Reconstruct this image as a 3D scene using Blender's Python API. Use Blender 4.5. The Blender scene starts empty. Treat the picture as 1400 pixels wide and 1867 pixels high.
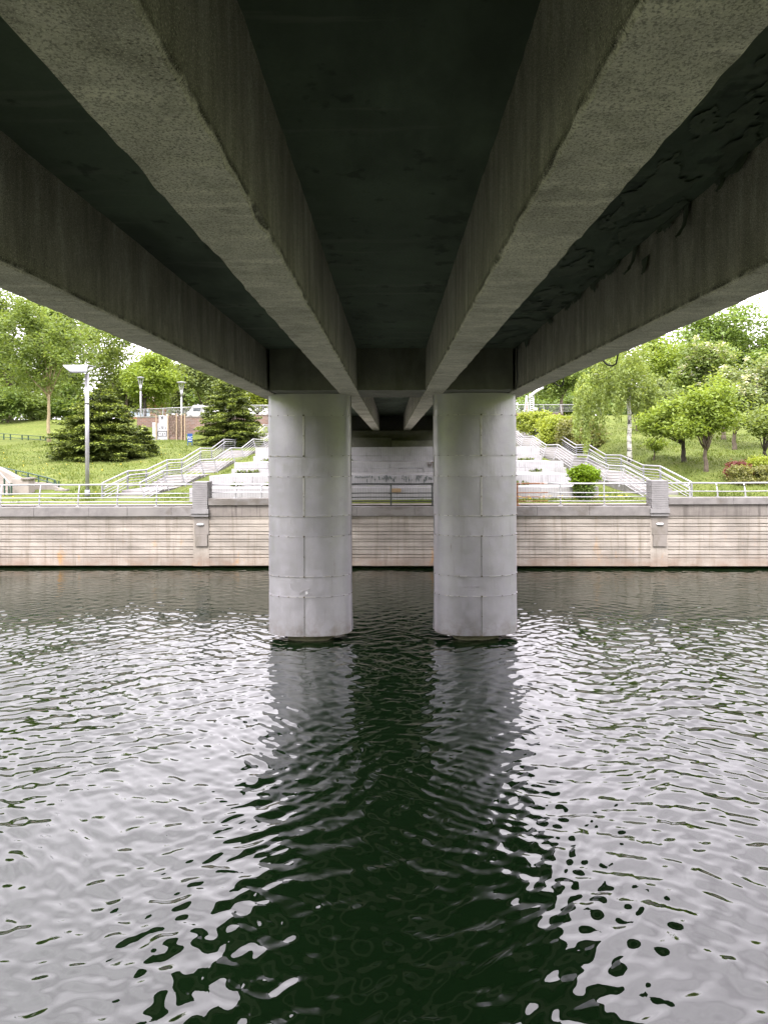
import bpy, math, random
import numpy as np
from mathutils import Vector, Matrix
PI = math.pi
random.seed(7)
scn = bpy.context.scene
COL = scn.collection
HC, F, CX, CY = 5.07, 1150.0, 714.0, 823.0      # camera height, focal length and principal point in photo pixels
ROLL = math.radians(0.25)
cR, sR = math.cos(ROLL), math.sin(ROLL)

def P(px, py, d):
    """world point at depth d that the photograph shows at pixel (px, py)"""
    u, w = px - CX, CY - py
    return Vector(((cR*u + sR*w)*d/F, d, HC + (-sR*u + cR*w)*d/F))

# ------------------------------------------------------------------ mesh helper
class MB:
    def __init__(s): s.v, s.f = [], []
    def add(s, vs, fs):
        n = len(s.v); s.v += [tuple(p) for p in vs]; s.f += [tuple(i+n for i in f) for f in fs]; return s
    def box(s, x0, x1, y0, y1, z0, z1, M=None):
        vs = [Vector((x, y, z)) for z in (z0, z1) for y in (y0, y1) for x in (x0, x1)]
        if M: vs = [M @ p for p in vs]
        return s.add(vs, [(0,2,3,1),(4,5,7,6),(0,1,5,4),(2,6,7,3),(0,4,6,2),(1,3,7,5)])
    def tube(s, path, r, n=8, cap=True):
        path = [Vector(p) for p in path]
        rs = r if isinstance(r, (list, tuple)) else [r]*len(path)
        vs, fs = [], []
        for i, p in enumerate(path):
            t = (path[min(i+1, len(path)-1)] - path[max(i-1, 0)])
            t = t.normalized() if t.length > 1e-9 else Vector((0,0,1))
            a = Vector((0,0,1)) if abs(t.z) < .92 else Vector((0,1,0))
            b1 = t.cross(a).normalized(); b2 = t.cross(b1)
            for k in range(n):
                an = 2*PI*k/n
                vs.append(p + (b1*math.cos(an) + b2*math.sin(an))*rs[i])
        for i in range(len(path)-1):
            for k in range(n):
                fs.append((i*n+k, i*n+(k+1)%n, (i+1)*n+(k+1)%n, (i+1)*n+k))
        if cap:
            fs.append(tuple(range(n-1, -1, -1))); m = (len(path)-1)*n
            fs.append(tuple(m+k for k in range(n)))
        return s.add(vs, fs)
    def prism(s, poly, ext):
        """closed polygon (3D points) pushed along ext"""
        n = len(poly); e = Vector(ext)
        vs = [Vector(p) for p in poly] + [Vector(p)+e for p in poly]
        fs = [tuple(range(n)), tuple(range(2*n-1, n-1, -1))]
        fs += [(i, i+n, (i+1)%n+n, (i+1)%n) for i in range(n)]
        return s.add(vs, fs)
    def grid(s, pts, closed=False):
        nr, nc = len(pts), len(pts[0]); vs = [p for r in pts for p in r]; fs = []
        for i in range(nr-1):
            for j in range(nc if closed else nc-1):
                k = (j+1) % nc
                fs.append((i*nc+j, i*nc+k, (i+1)*nc+k, (i+1)*nc+j))
        return s.add(vs, fs)
    def build(s, name, mat, parent=None, smooth=False, bevel=0):
        me = bpy.data.meshes.new(name); me.from_pydata(s.v, [], s.f); me.update()
        return link(name, me, mat, parent, smooth, bevel)

def link(name, me, mat, parent=None, smooth=False, bevel=0):
    if mat: me.materials.append(mat)
    if smooth:
        me.polygons.foreach_set('use_smooth', [True]*len(me.polygons))
    o = bpy.data.objects.new(name, me); COL.objects.link(o)
    if parent: o.parent = parent; o.matrix_parent_inverse = parent.matrix_basis.inverted()
    if bevel:
        b = o.modifiers.new('bevel', 'BEVEL'); b.width = bevel; b.segments = 2; b.limit_method = 'ANGLE'
        b.angle_limit = math.radians(50)
    return o

def fix_normals(o):
    import bmesh
    bm = bmesh.new(); bm.from_mesh(o.data); bmesh.ops.recalc_face_normals(bm, faces=bm.faces); bm.to_mesh(o.data); bm.free()
    return o

def tag(o, label, cat, group=None, kind=None):
    if label: o['label'] = label
    if cat: o['category'] = cat
    if group: o['group'] = group
    if kind: o['kind'] = kind
    return o

def thing(name, loc, label, cat, group=None):
    o = bpy.data.objects.new(name, None); COL.objects.link(o); o.location = loc
    o.empty_display_size = .3
    return tag(o, label, cat, group)

def copy_tree(o, parent=None):
    c = o.copy(); COL.objects.link(c)
    if parent: c.parent = parent; c.matrix_parent_inverse = o.matrix_parent_inverse.copy()
    for ch in list(o.children): copy_tree(ch, c)
    return c

def quads(name, V, mat, parent=None, n=4):
    """one mesh from an (N*n,3) numpy array of loose n-gons"""
    V = np.asarray(V, dtype=np.float32).reshape(-1, 3); N = len(V)//n
    me = bpy.data.meshes.new(name)
    me.vertices.add(N*n); me.vertices.foreach_set('co', V.ravel())
    me.loops.add(N*n); me.loops.foreach_set('vertex_index', np.arange(N*n, dtype=np.int32))
    me.polygons.add(N); me.polygons.foreach_set('loop_start', np.arange(0, N*n, n, dtype=np.int32))
    me.update(calc_edges=True)
    return link(name, me, mat, parent)

# ------------------------------------------------------------------ materials
def nodes(name):
    m = bpy.data.materials.new(name); m.use_nodes = True; nt = m.node_tree
    return m, nt, nt.nodes['Principled BSDF'], nt.nodes['Material Output']
def N(nt, t, **kw):
    n = nt.nodes.new(t)
    for k, v in kw.items():
        if k.startswith('i_'): n.inputs[k[2:].replace('_', ' ')].default_value = v
        else: setattr(n, k, v)
    return n
def pos(nt, scale=(1,1,1), obj=False):
    g = N(nt, 'ShaderNodeTexCoord').outputs['Object'] if obj else N(nt, 'ShaderNodeNewGeometry').outputs['Position']
    mp = N(nt, 'ShaderNodeMapping'); mp.inputs['Scale'].default_value = scale
    nt.links.new(g, mp.inputs['Vector']); return mp.outputs[0]
def noise(nt, vec, scale, detail=4, rough=.55):
    n = N(nt, 'ShaderNodeTexNoise'); n.inputs['Scale'].default_value = scale
    n.inputs['Detail'].default_value = detail; n.inputs['Roughness'].default_value = rough
    nt.links.new(vec, n.inputs['Vector']); return n.outputs['Fac']
def rng(nt, val, lo, hi, a=0., b=1.):
    r = N(nt, 'ShaderNodeMapRange'); r.clamp = True
    for k, x in zip((1,2,3,4), (lo, hi, a, b)): r.inputs[k].default_value = x
    nt.links.new(val, r.inputs[0]); return r.outputs[0]
def mix(nt, fac, a, b, mode='MIX'):
    m = N(nt, 'ShaderNodeMix', data_type='RGBA', blend_type=mode)
    for s, x in ((m.inputs[0], fac), (m.inputs[6], a), (m.inputs[7], b)):
        if hasattr(x, 'links') or hasattr(x, 'is_linked'): nt.links.new(x, s)
        elif isinstance(x, (int, float)): s.default_value = x
        else: s.default_value = (*x, 1) if len(x) == 3 else x
    return m.outputs[2]
def mul(nt, a, b):
    m = N(nt, 'ShaderNodeMath', operation='MULTIPLY'); nt.links.new(a, m.inputs[0])
    if isinstance(b, (int, float)): m.inputs[1].default_value = b
    else: nt.links.new(b, m.inputs[1])
    return m.outputs[0]
def bump(nt, bs, h, strength=.3, dist=.02):
    b = N(nt, 'ShaderNodeBump'); b.inputs['Strength'].default_value = strength; b.inputs['Distance'].default_value = dist
    nt.links.new(h, b.inputs['Height']); nt.links.new(b.outputs[0], bs.inputs['Normal'])

def mat(name, base, var=.25, scale=1.5, rough=.85, metallic=0., bstr=.25, bscale=40, bdist=.01, layers=(), rnd=0., spec=None, obj=False):
    """layers: (colour, noise scale vector, lo, hi, strength) patches laid over the base"""
    m, nt, bs, out = nodes(name)
    p = pos(nt, obj=obj)
    c = mix(nt, rng(nt, noise(nt, p, scale, 6, .62), .25, .75), [x*(1-var) for x in base], [min(1, x*(1+var)) for x in base])
    fine = noise(nt, p, bscale, 5, .7)
    c = mix(nt, rng(nt, fine, .3, .7, .0, .35*var*2), c, [x*.45 for x in base])
    for col, sv, lo, hi, st in layers:
        f = rng(nt, noise(nt, pos(nt, sv, obj), 1, 5, .6), lo, hi, 0, st)
        c = mix(nt, f, c, col)
    if rnd:
        oi = N(nt, 'ShaderNodeObjectInfo'); c = mix(nt, 1., c, mix(nt, oi.outputs['Random'], [1-rnd]*3, [1+rnd*.3]*3), 'MULTIPLY')
    nt.links.new(c, bs.inputs['Base Color'])
    bs.inputs['Roughness'].default_value = rough; bs.inputs['Metallic'].default_value = metallic
    if spec is not None: bs.inputs['Specular IOR Level'].default_value = spec
    bump(nt, bs, fine, bstr, bdist)
    return m

def leafmat(name, c1, c2, var=.4, trans=.46, scale=.5):
    c1, c2 = [x*1.1 for x in c1], [x*1.1 for x in c2]
    m, nt, bs, out = nodes(name)
    g = N(nt, 'ShaderNodeNewGeometry')
    c = mix(nt, g.outputs['Random Per Island'], c1, c2)
    c = mix(nt, rng(nt, noise(nt, pos(nt), scale, 3), .3, .7), c, [x*(1-var) for x in c1])
    nt.links.new(c, bs.inputs['Base Color']); bs.inputs['Roughness'].default_value = .55
    bs.inputs['Specular IOR Level'].default_value = .3
    tr = N(nt, 'ShaderNodeBsdfTranslucent'); nt.links.new(mix(nt, 1., c, (1.25,1.2,.6), 'MULTIPLY'), tr.inputs[0])
    ms = N(nt, 'ShaderNodeMixShader'); ms.inputs[0].default_value = trans
    nt.links.new(bs.outputs[0], ms.inputs[1]); nt.links.new(tr.outputs[0], ms.inputs[2])
    nt.links.new(ms.outputs[0], out.inputs['Surface'])
    return m

def girder_mat(name, base, dark, pit):
    m, nt, bs, out = nodes(name)
    p = pos(nt)
    big = noise(nt, p, .9, 6, .65)
    c = mix(nt, rng(nt, big, .3, .7), [x*.72 for x in base], [x*1.18 for x in base])
    bands = noise(nt, pos(nt, (1.2, 7, 3)), 1, 5, .65)                      # board marks across the soffit
    c = mix(nt, rng(nt, bands, .50, .64, 0, .6), c, [x*1.45 for x in base])
    c = mix(nt, rng(nt, noise(nt, pos(nt, (5, 5, .7)), 1, 6, .7), .5, .68, 0, .42), c, dark)
    c = mix(nt, rng(nt, noise(nt, p, .55, 4, .6), .55, .68, 0, .6), c, dark)
    sx = N(nt, 'ShaderNodeSeparateXYZ'); nt.links.new(p, sx.inputs[0])          # shade painted dark and streaky into the web colour, grime along the lower arris
    web_shade = mul(nt, rng(nt, sx.outputs[2], HC+111*.013826+.028, HC+111*.013826+.05), rng(nt, noise(nt, pos(nt, (4, 4, .5)), 1, 6, .7), .30, .62, .28, .85))
    c = mix(nt, web_shade, c, dark)
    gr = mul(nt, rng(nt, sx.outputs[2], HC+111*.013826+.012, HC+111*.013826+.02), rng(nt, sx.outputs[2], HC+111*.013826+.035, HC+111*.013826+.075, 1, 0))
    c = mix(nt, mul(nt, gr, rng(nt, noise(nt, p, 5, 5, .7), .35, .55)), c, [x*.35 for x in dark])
    sp = noise(nt, p, 75, 3, .6)
    c = mix(nt, rng(nt, sp, .38, .52, .75, 0), c, [x*.28 for x in base])
    c = mix(nt, rng(nt, noise(nt, p, 130, 2, .6), .55, .68, 0, .5), c, [min(1, x*1.6) for x in base])
    v = N(nt, 'ShaderNodeTexVoronoi'); v.inputs['Scale'].default_value = 34; nt.links.new(p, v.inputs['Vector'])
    pm = mul(nt, rng(nt, v.outputs['Distance'], .1, .22, 1, 0), rng(nt, noise(nt, p, 2.2, 3), .42, .6, 0, pit))
    c = mix(nt, pm, c, [x*.12 for x in base])
    nt.links.new(c, bs.inputs['Base Color']); bs.inputs['Roughness'].default_value = .9
    bs.inputs['Specular IOR Level'].default_value = .25
    h = N(nt, 'ShaderNodeMath', operation='SUBTRACT'); nt.links.new(sp, h.inputs[0]); nt.links.new(pm, h.inputs[1])
    bump(nt, bs, h.outputs[0], .35, .01)
    return m

MAT = {}
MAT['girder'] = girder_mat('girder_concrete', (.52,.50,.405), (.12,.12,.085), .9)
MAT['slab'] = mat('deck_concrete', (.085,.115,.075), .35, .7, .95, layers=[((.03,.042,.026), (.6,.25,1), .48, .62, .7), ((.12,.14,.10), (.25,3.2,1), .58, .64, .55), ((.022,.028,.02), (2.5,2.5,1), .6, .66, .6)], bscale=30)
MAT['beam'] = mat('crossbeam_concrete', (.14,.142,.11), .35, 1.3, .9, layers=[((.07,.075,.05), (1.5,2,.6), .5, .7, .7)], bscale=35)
MAT['abutment'] = mat('abutment_concrete', (.09,.09,.07), .3, 1, .95)
MAT['core'] = mat('pier_concrete_wet', (.16,.15,.10), .4, 4, .6)
def clad_mat():
    m, nt, bs, out = nodes('galvanised_sheet')
    p = pos(nt); base = (.41,.398,.44)
    c = mix(nt, rng(nt, noise(nt, p, 1.3, 6, .65), .3, .7), [x*.92 for x in base], [x*1.07 for x in base])
    c = mix(nt, rng(nt, noise(nt, p, 55, 4, .75), .35, .65, 0, .12), c, [x*.6 for x in base])          # spangle
    c = mix(nt, rng(nt, noise(nt, pos(nt, (9, 9, .55)), 1, 6, .7), .58, .76, 0, .32), c, (.20,.19,.185))  # dirty runs
    c = mix(nt, rng(nt, noise(nt, pos(nt, (6, 6, .4)), 1.4, 5, .7), .62, .75, 0, .5), c, (.47,.46,.48))
    sx = N(nt, 'ShaderNodeSeparateXYZ'); nt.links.new(p, sx.inputs[0])
    foot = mul(nt, rng(nt, sx.outputs[2], .18, .75, 1, 0), rng(nt, noise(nt, p, 3.5, 6, .7), .40, .62))
    c = mix(nt, mul(nt, foot, .65), c, (.20,.165,.13))
    rs_ = mul(nt, rng(nt, noise(nt, pos(nt, (14, 14, 2.2)), 1, 5, .7), .66, .76), .55)
    c = mix(nt, rs_, c, (.17,.12,.085))
    oi = N(nt, 'ShaderNodeObjectInfo'); c = mix(nt, 1., c, mix(nt, oi.outputs['Random'], [.88]*3, [1.05]*3), 'MULTIPLY')
    nt.links.new(c, bs.inputs['Base Color']); bs.inputs['Metallic'].default_value = .72
    nt.links.new(rng(nt, noise(nt, p, 4, 5, .6), .3, .7, .40, .58), bs.inputs['Roughness'])
    bump(nt, bs, noise(nt, pos(nt, (1, 1, .6)), 3.2, 3, .5), .35, .035)
    return m
MAT['clad'] = clad_mat()
MAT['clad_dark'] = mat('galvanised_edge', (.20,.20,.20), .1, 3, .5, .4)
MAT['seam'] = mat('seam_lip', (.50,.485,.50), .12, 5, .4, .6, layers=[((.3,.25,.2), (9,9,9), .55, .7, .7)])
MAT['bolt'] = mat('rusty_bolt', (.09,.075,.045), .3, 20, .7)
MAT['white'] = mat('white_paint', (.50,.50,.52), .06, 4, .4)
MAT['scrawl'] = mat('grey_scrawl', (.26,.25,.26), .1, 4, .6)

def quay_mat(name, base, dk, str_):
    m, nt, bs, out = nodes(name)
    p = pos(nt)
    c = mix(nt, rng(nt, noise(nt, pos(nt, (.5, 1, 1.1)), 1, 7, .68), .34, .66), [x*.66 for x in base], [x*1.22 for x in base])
    c = mix(nt, rng(nt, noise(nt, p, 30, 4, .7), .35, .65, .0, .3), c, [x*.5 for x in base])
    st = noise(nt, pos(nt, (4.5, 1, .25)), 1, 6, .7)
    c = mix(nt, rng(nt, st, .50, .68, 0, str_), c, dk)                       # dirty runs
    st2 = noise(nt, pos(nt, (7, 1, .3)), 1.3, 5, .7)
    c = mix(nt, rng(nt, st2, .62, .74, 0, .6), c, (.40,.37,.35))            # lime runs
    sx = N(nt, 'ShaderNodeSeparateXYZ'); nt.links.new(p, sx.inputs[0])
    low = mul(nt, rng(nt, sx.outputs[2], .1, .75, 1, 0), rng(nt, noise(nt, p, 1.6, 5, .7), .3, .6))
    c = mix(nt, mul(nt, low, .7), c, (.20,.125,.085))                         # brown tide stain at the foot
    rust = mul(nt, rng(nt, noise(nt, pos(nt, (1.1, 1, .5)), 1.4, 4), .63, .72), rng(nt, sx.outputs[2], .3, 1.6, 1, .1))
    c = mix(nt, mul(nt, rust, .75), c, (.42,.22,.07))
    nt.links.new(c, bs.inputs['Base Color']); bs.inputs['Roughness'].default_value = .9
    bump(nt, bs, noise(nt, p, 30, 4, .7), .3, .015)
    return m
MAT['quay'] = quay_mat('quay_concrete', (.335,.300,.265), (.14,.115,.09), .6)
MAT['quay_dirty'] = quay_mat('quay_upper_concrete', (.19,.17,.155), (.06,.052,.045), .95)
MAT['coping'] = mat('granite_coping', (.168,.157,.152), .32, 2.5, .85, layers=[((.085,.073,.058), (.7,1,1), .5, .6, .7), ((.19,.18,.17), (.25,1,1), .58, .64, .6)], bscale=70)
MAT['post'] = mat('post_stone', (.205,.198,.20), .2, 3, .85, bscale=60)
MAT['pilaster'] = mat('pilaster_concrete', (.20,.18,.165), .2, 2, .9, layers=[((.10,.085,.055), (3,3,1), .5, .7, .6)])
MAT['undercut'] = mat('dark_undercut', (.02,.022,.015), .3, 2, .8)  # near-black back face of the recess under the wall
MAT['steel'] = mat('painted_steel', (.33,.33,.345), .08, 6, .38, .35, .05, layers=[((.42,.40,.38), (3,3,3), .6, .75, .5)])
MAT['steel_dark_and_shade'] = mat('dark_and_shade_steel', (.035,.04,.038), .2, 6, .5, .2)
MAT['rust'] = mat('rusty_steel', (.20,.085,.035), .4, 8, .8, layers=[((.5,.45,.42), (2.2,2,5), .58, .66, .8)])
MAT['green_rail'] = mat('dark_green_paint', (.018,.05,.030), .2, 6, .5)
MAT['plate'] = mat('stair_post_steel', (.25,.255,.28), .12, 5, .45, .3)

def tile_mat():
    m, nt, bs, out = nodes('white_terrace_cladding')
    p = pos(nt)
    c = mix(nt, rng(nt, noise(nt, p, 1.2, 6, .65), .3, .7), (.26,.255,.265), (.35,.345,.36))
    w = N(nt, 'ShaderNodeTexWave', wave_type='BANDS', bands_direction='X'); w.inputs['Scale'].default_value = 2.6
    w.inputs['Distortion'].default_value = .6; w.inputs['Detail'].default_value = 2; nt.links.new(p, w.inputs['Vector'])
    ln = rng(nt, w.outputs['Fac'], .02, .22, 1, 0)
    c = mix(nt, mul(nt, mul(nt, ln, .5), noise(nt, p, 3, 3)), c, (.10,.10,.10))
    st = rng(nt, noise(nt, pos(nt, (5, 3, .8)), 1, 6, .7), .58, .72, 0, .55)
    c = mix(nt, st, c, (.10,.095,.09))
    c = mix(nt, rng(nt, noise(nt, p, 22, 4, .7), .55, .75, 0, .4), c, (.14,.135,.135))
    nt.links.new(c, bs.inputs['Base Color']); bs.inputs['Roughness'].default_value = .75
    bump(nt, bs, w.outputs['Fac'], .12, .02)
    return m
MAT['tile'] = tile_mat()
MAT['tread'] = mat('terrace_tread', (.25,.245,.24), .2, 2, .9, layers=[((.12,.16,.05), (1.1,2,1), .58, .68, .8)])
MAT['stair'] = mat('stair_stone', (.25,.238,.235), .2, 2, .9, layers=[((.2,.18,.16), (1,3,2), .55, .7, .5)])
MAT['path'] = mat('path_concrete', (.27,.24,.215), .18, 1.5, .9, layers=[((.25,.22,.18), (1,1,1), .55, .7, .5)])
MAT['soil'] = mat('soil', (.17,.105,.055), .3, 6, .95)
def brick_mat():
    m, nt, bs, out = nodes('brown_brick')
    g = pos(nt, (1, 1, 1)); sx = N(nt, 'ShaderNodeSeparateXYZ'); nt.links.new(g, sx.inputs[0])
    cb = N(nt, 'ShaderNodeCombineXYZ'); nt.links.new(sx.outputs[0], cb.inputs[0]); nt.links.new(sx.outputs[2], cb.inputs[1])
    b = N(nt, 'ShaderNodeTexBrick'); nt.links.new(cb.outputs[0], b.inputs['Vector'])
    for k, x in (('Color1', (.19,.105,.08,1)), ('Color2', (.125,.075,.06,1)), ('Mortar', (.20,.17,.155,1))): b.inputs[k].default_value = x
    b.inputs['Scale'].default_value = 1.; b.inputs['Brick Width'].default_value = .5; b.inputs['Row Height'].default_value = .17
    b.inputs['Mortar Size'].default_value = .02
    c = mix(nt, rng(nt, noise(nt, pos(nt), 2, 5), .45, .7, 0, .5), b.outputs['Color'], (.19,.16,.15))
    nt.links.new(c, bs.inputs['Base Color']); bs.inputs['Roughness'].default_value = .9
    return m
MAT['brick'] = brick_mat()
MAT['blue'] = mat('blue_sign', (.012,.055,.19), .05, 4, .4)
MAT['black'] = mat('black_paint', (.03,.03,.03), .1, 4, .6)
MAT['board'] = mat('pale_board', (.36,.36,.39), .1, 3, .6)
MAT['timber'] = mat('weathered_timber', (.33,.25,.17), .3, 5, .9)
MAT['twig'] = mat('bare_vine', (.20,.15,.12), .3, 9, .9)
MAT['pink'] = mat('faded_red_paint', (.52,.24,.21), .2, 6, .6)
MAT['orange'] = mat('orange_render', (.25,.12,.05), .1, 1, .8)
MAT['pane'] = mat('window_glass', (.28,.34,.42), .1, 1, .1)
MAT['carpaint'] = mat('white_car_paint', (.33,.33,.34), .02, 1, .25)
MAT['carglass'] = mat('car_glass', (.04,.05,.06), .05, 1, .08)
MAT['tyre'] = mat('tyre_rubber', (.02,.02,.02), .1, 4, .9)
MAT['brown'] = mat('brown_plate', (.27,.19,.11), .15, 5, .7)
MAT['asphalt'] = mat('asphalt', (.055,.055,.055), .2, 3, .9)
MAT['bark'] = mat('bark', (.12,.095,.07), .35, 4, .95, bstr=.6, bscale=18, bdist=.03)
MAT['bark_pale'] = mat('pale_bark', (.27,.215,.13), .3, 4, .95)
MAT['bark_dark'] = mat('dark_bark', (.045,.038,.03), .3, 4, .95)
def birch_mat():
    m, nt, bs, out = nodes('birch_bark')
    c = mix(nt, rng(nt, noise(nt, pos(nt, (2, 2, 4.5)), 1.2, 5, .7), .5, .6), (.62,.60,.57), (.05,.045,.04))
    nt.links.new(c, bs.inputs['Base Color']); bs.inputs['Roughness'].default_value = .8
    return m
MAT['birch'] = birch_mat()
LF = {}
LF['mid'] = leafmat('leaf_mid_green', (.17,.24,.065), (.245,.31,.105))
LF['grey'] = leafmat('leaf_grey_green', (.21,.27,.105), (.29,.345,.155))
LF['deep'] = leafmat('leaf_deep_green', (.16,.24,.06), (.235,.325,.105))
LF['yellow'] = leafmat('leaf_yellow_green', (.205,.285,.05), (.29,.365,.085), .3)
LF['birch'] = leafmat('leaf_birch', (.215,.285,.08), (.30,.365,.12))
LF['flower'] = leafmat('white_blossom', (.55,.57,.48), (.70,.70,.62), .2)
LF['spruce'] = leafmat('spruce_needles', (.085,.12,.03), (.165,.205,.055), .35, .25)
LF['spruce_tip'] = leafmat('spruce_new_growth', (.25,.32,.06), (.34,.39,.09), .25, .2)
LF['hedge'] = leafmat('leaf_hedge', (.27,.335,.05), (.36,.41,.085), .35)
LF['box'] = leafmat('leaf_box', (.15,.25,.012), (.25,.36,.03), .35)
LF['olive'] = leafmat('leaf_olive', (.17,.19,.055), (.27,.26,.12), .35)
LF['red'] = leafmat('leaf_red', (.165,.055,.052), (.25,.10,.09), .4)
LF['dandelion'] = leafmat('dandelion_yellow', (.7,.5,.03), (.75,.6,.05), .1)
def grass_mat():
    m, nt, bs, out = nodes('grass_ground')
    p = pos(nt)
    c = mix(nt, rng(nt, noise(nt, p, .35, 5, .6), .3, .7), (.092,.122,.024), (.15,.175,.042))
    c = mix(nt, rng(nt, noise(nt, p, 5, 6, .75), .42, .62, 0, .75), c, (.075,.10,.022))
    c = mix(nt, rng(nt, noise(nt, pos(nt, (.25, 1.1, 1)), 1, 5, .7), .55, .72, 0, .6), c, (.19,.175,.065))
    nt.links.new(c, bs.inputs['Base Color']); bs.inputs['Roughness'].default_value = .9
    bs.inputs['Specular IOR Level'].default_value = .15
    bump(nt, bs, noise(nt, p, 9, 6, .8), .8, .12)
    return m
MAT['grass'] = grass_mat()
LF['blade'] = leafmat('grass_blade', (.11,.155,.03), (.175,.21,.05), .35, .3, .4)

# ------------------------------------------------------------------ terrain
KL = ([27.9,28.6,31,38,46,56,60,66,72,78,90,200,420], [2.70,2.72,3.0,3.8,4.66,5.72,6.12,6.6,8.0,9.2,9.6,12,12])
KS = ([27.9,28.6,31,38,46,56,60,66,71.4,72.6,90,200,420], [2.70,2.72,3.0,3.8,4.66,5.72,6.0,6.3,6.6,8.9,9.3,12,12])
KR = ([27.9,28.6,31,34.5,37,42,47,56,65,74,90,200,420], [2.70,2.72,3.3,3.9,4.35,4.95,5.5,6.5,7.6,9.2,9.5,12,12])
KC = ([27.9,28.6,29.2,31,34,40,46,53,61,68,75.5,77,90,200,420], [2.70,2.71,2.86,2.9,3.0,3.55,4.3,5.05,5.95,6.95,8.2,9.0,9.3,12,12])
def sstep(a, b, x):
    t = np.clip((x-a)/(b-a), 0, 1); return t*t*(3-2*t)
def zt(x, y):
    x = np.asarray(x, float); y = np.asarray(y, float)
    y = np.where(y > 20, y + .03*np.clip(x, -60, 60)*(1-sstep(28.7, 32, y)), y)
    l, s, r, c = (np.interp(y, *k) for k in (KL, KS, KR, KC))
    l = l + (s-l)*sstep(-28, -24, x)
    side = np.where(x < 0, l, r)
    z = c + (side-c)*sstep(14.4, 17.2, np.abs(x-.1))
    z = z + .05*np.sin(x*.9+y*.35)*sstep(31, 34, y) + .04*np.sin(x*.37-y*.8)*sstep(31, 34, y)
    z = np.where(y < 27.9, -2.2, z)
    z = np.where(y < -1.2, 3.25 + np.clip((-4-y)*.75, 0, 15)*sstep(4.8, 7.5, np.abs(x)), z)  # bank behind the camera, raised steeply to hold sky light off the piers
    return z
def gz(x, y): return float(zt(x, y))

xs = np.concatenate([np.linspace(-420,-70,12), np.linspace(-60,-31,16), np.linspace(-30,30,151), np.linspace(31,60,16), np.linspace(70,420,12)])
ys = np.concatenate([[-300,-120,-60,-40,-30,-22,-15,-10,-6,-4,-2.5,-1.25,-1.1,15,26,27.7,27.95], np.linspace(28.3,80,150), np.linspace(82,130,20), [160,200,300,420]])
X, Y = np.meshgrid(xs, ys); Y = np.where(Y > 20, Y - .03*np.clip(X, -60, 60)*(1-sstep(28.7, 32, Y)), Y); Z = zt(X, Y)
Z[:ys.tolist().index(27.95)] = np.where(Y[:ys.tolist().index(27.95)] < -1.2, Z[:ys.tolist().index(27.95)], -2.2); Z[ys.tolist().index(27.95)] = 2.70
g = MB(); g.grid([[(X[i,j], Y[i,j], Z[i,j]) for j in range(len(xs))] for i in range(len(ys))])
tag(g.build('ground', MAT['grass'], smooth=True), 'grassy river bank rising from the quay to the trees', 'ground', kind='structure')

# narrow paved path behind the quay parapet
m = MB(); m.grid([[(x, 27.55 - .03*x + dy, 2.735 + (.0 if dy < 1.0 else -.05)) for x in np.linspace(-60, 60, 61)] for dy in (0, .35, .7, 1.0, 1.15)])
tag(m.build('path', MAT['path']), 'narrow pale path behind the quay railing', 'path', kind='structure')

side_block = MB()  # out-of-view hills added to cut low sky light on the girders
for sg in (-1, 1):
    side_block.grid([[(sg*(75+28*t_+4*math.sin(y*.09)), y, -2.3+(35+4*math.sin(y*.13+sg))*math.sin(t_*PI/2)) for t_ in np.linspace(0, 1, 8)] for y in np.linspace(-300, 60, 73)])
tag(side_block.build('light_block_hills', LF['deep'], smooth=True), 'unseen added hills that block low side light', 'light_block_hills', kind='structure')
# ------------------------------------------------------------------ water
def water_h(x, y):
    r = np.random.RandomState(11); h = np.zeros_like(x)
    wx = x + .35*np.sin(y*.55+1) + .18*np.sin(x*.9+y*1.3); wy = y + .35*np.sin(x*.5+2) + .15*np.sin(x*1.4-y*.8)
    calm = .86 + .12*np.sin(x*.21+y*.17+.6)*np.sin(y*.29-x*.12+1.9)
    for k in range(120):
        lam = .13*(.52/.13)**r.rand() if k < 108 else r.uniform(.8, 1.8)
        a = math.radians(90 + (-24 if k % 2 else 26) + r.normal(0, 22)); kx, ky = math.cos(a)*2*PI/lam, math.sin(a)*2*PI/lam
        slope = .030 if lam < .8 else .012
        env = .55 + .45*np.sin(x*r.uniform(.15,.6)+y*r.uniform(.15,.6)+r.uniform(0, 6.3))
        h += slope*lam/(2*PI)*np.sin(kx*wx + ky*wy + r.uniform(0, 6.28))*env
    for k in range(5):                                   # slow swell
        lam = r.uniform(2.5, 5); a = math.radians(90 + r.normal(0, 40))
        h += .012*lam/(2*PI)*np.sin((math.cos(a)*x + math.sin(a)*y)*2*PI/lam + r.uniform(0, 6.28))
    return h*calm*(1-.58*sstep(15.5, 21, y))*(1+.18*sstep(12, 8, y))
gx = np.concatenate([[-400,-120,-60,-38,-30,-25], np.arange(-20, 20.01, .034), [25,30,38,60,120,400]])
gy = np.concatenate([[-1.22,-.6,0,.8,1.5], np.arange(3.6, 5, .04), np.arange(5, 12, .024), np.arange(12, 28.2, .036), [29.]])
X, Y = np.meshgrid(gx, gy); fade = (1-sstep(22, 25, np.abs(X)))*sstep(1.5, 3, Y)*(1-sstep(28, 29, Y))
Z = water_h(X, Y)*fade
nr, nc = X.shape
me = bpy.data.meshes.new('river_water')
co = np.stack([X, Y, Z], -1).reshape(-1, 3).astype(np.float32)
me.vertices.add(nr*nc); me.vertices.foreach_set('co', co.ravel())
idx = np.arange(nr*nc).reshape(nr, nc)
q = np.stack([idx[:-1,:-1], idx[:-1,1:], idx[1:,1:], idx[1:,:-1]], -1).reshape(-1, 4).astype(np.int32)
me.loops.add(q.size); me.loops.foreach_set('vertex_index', q.ravel())
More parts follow.
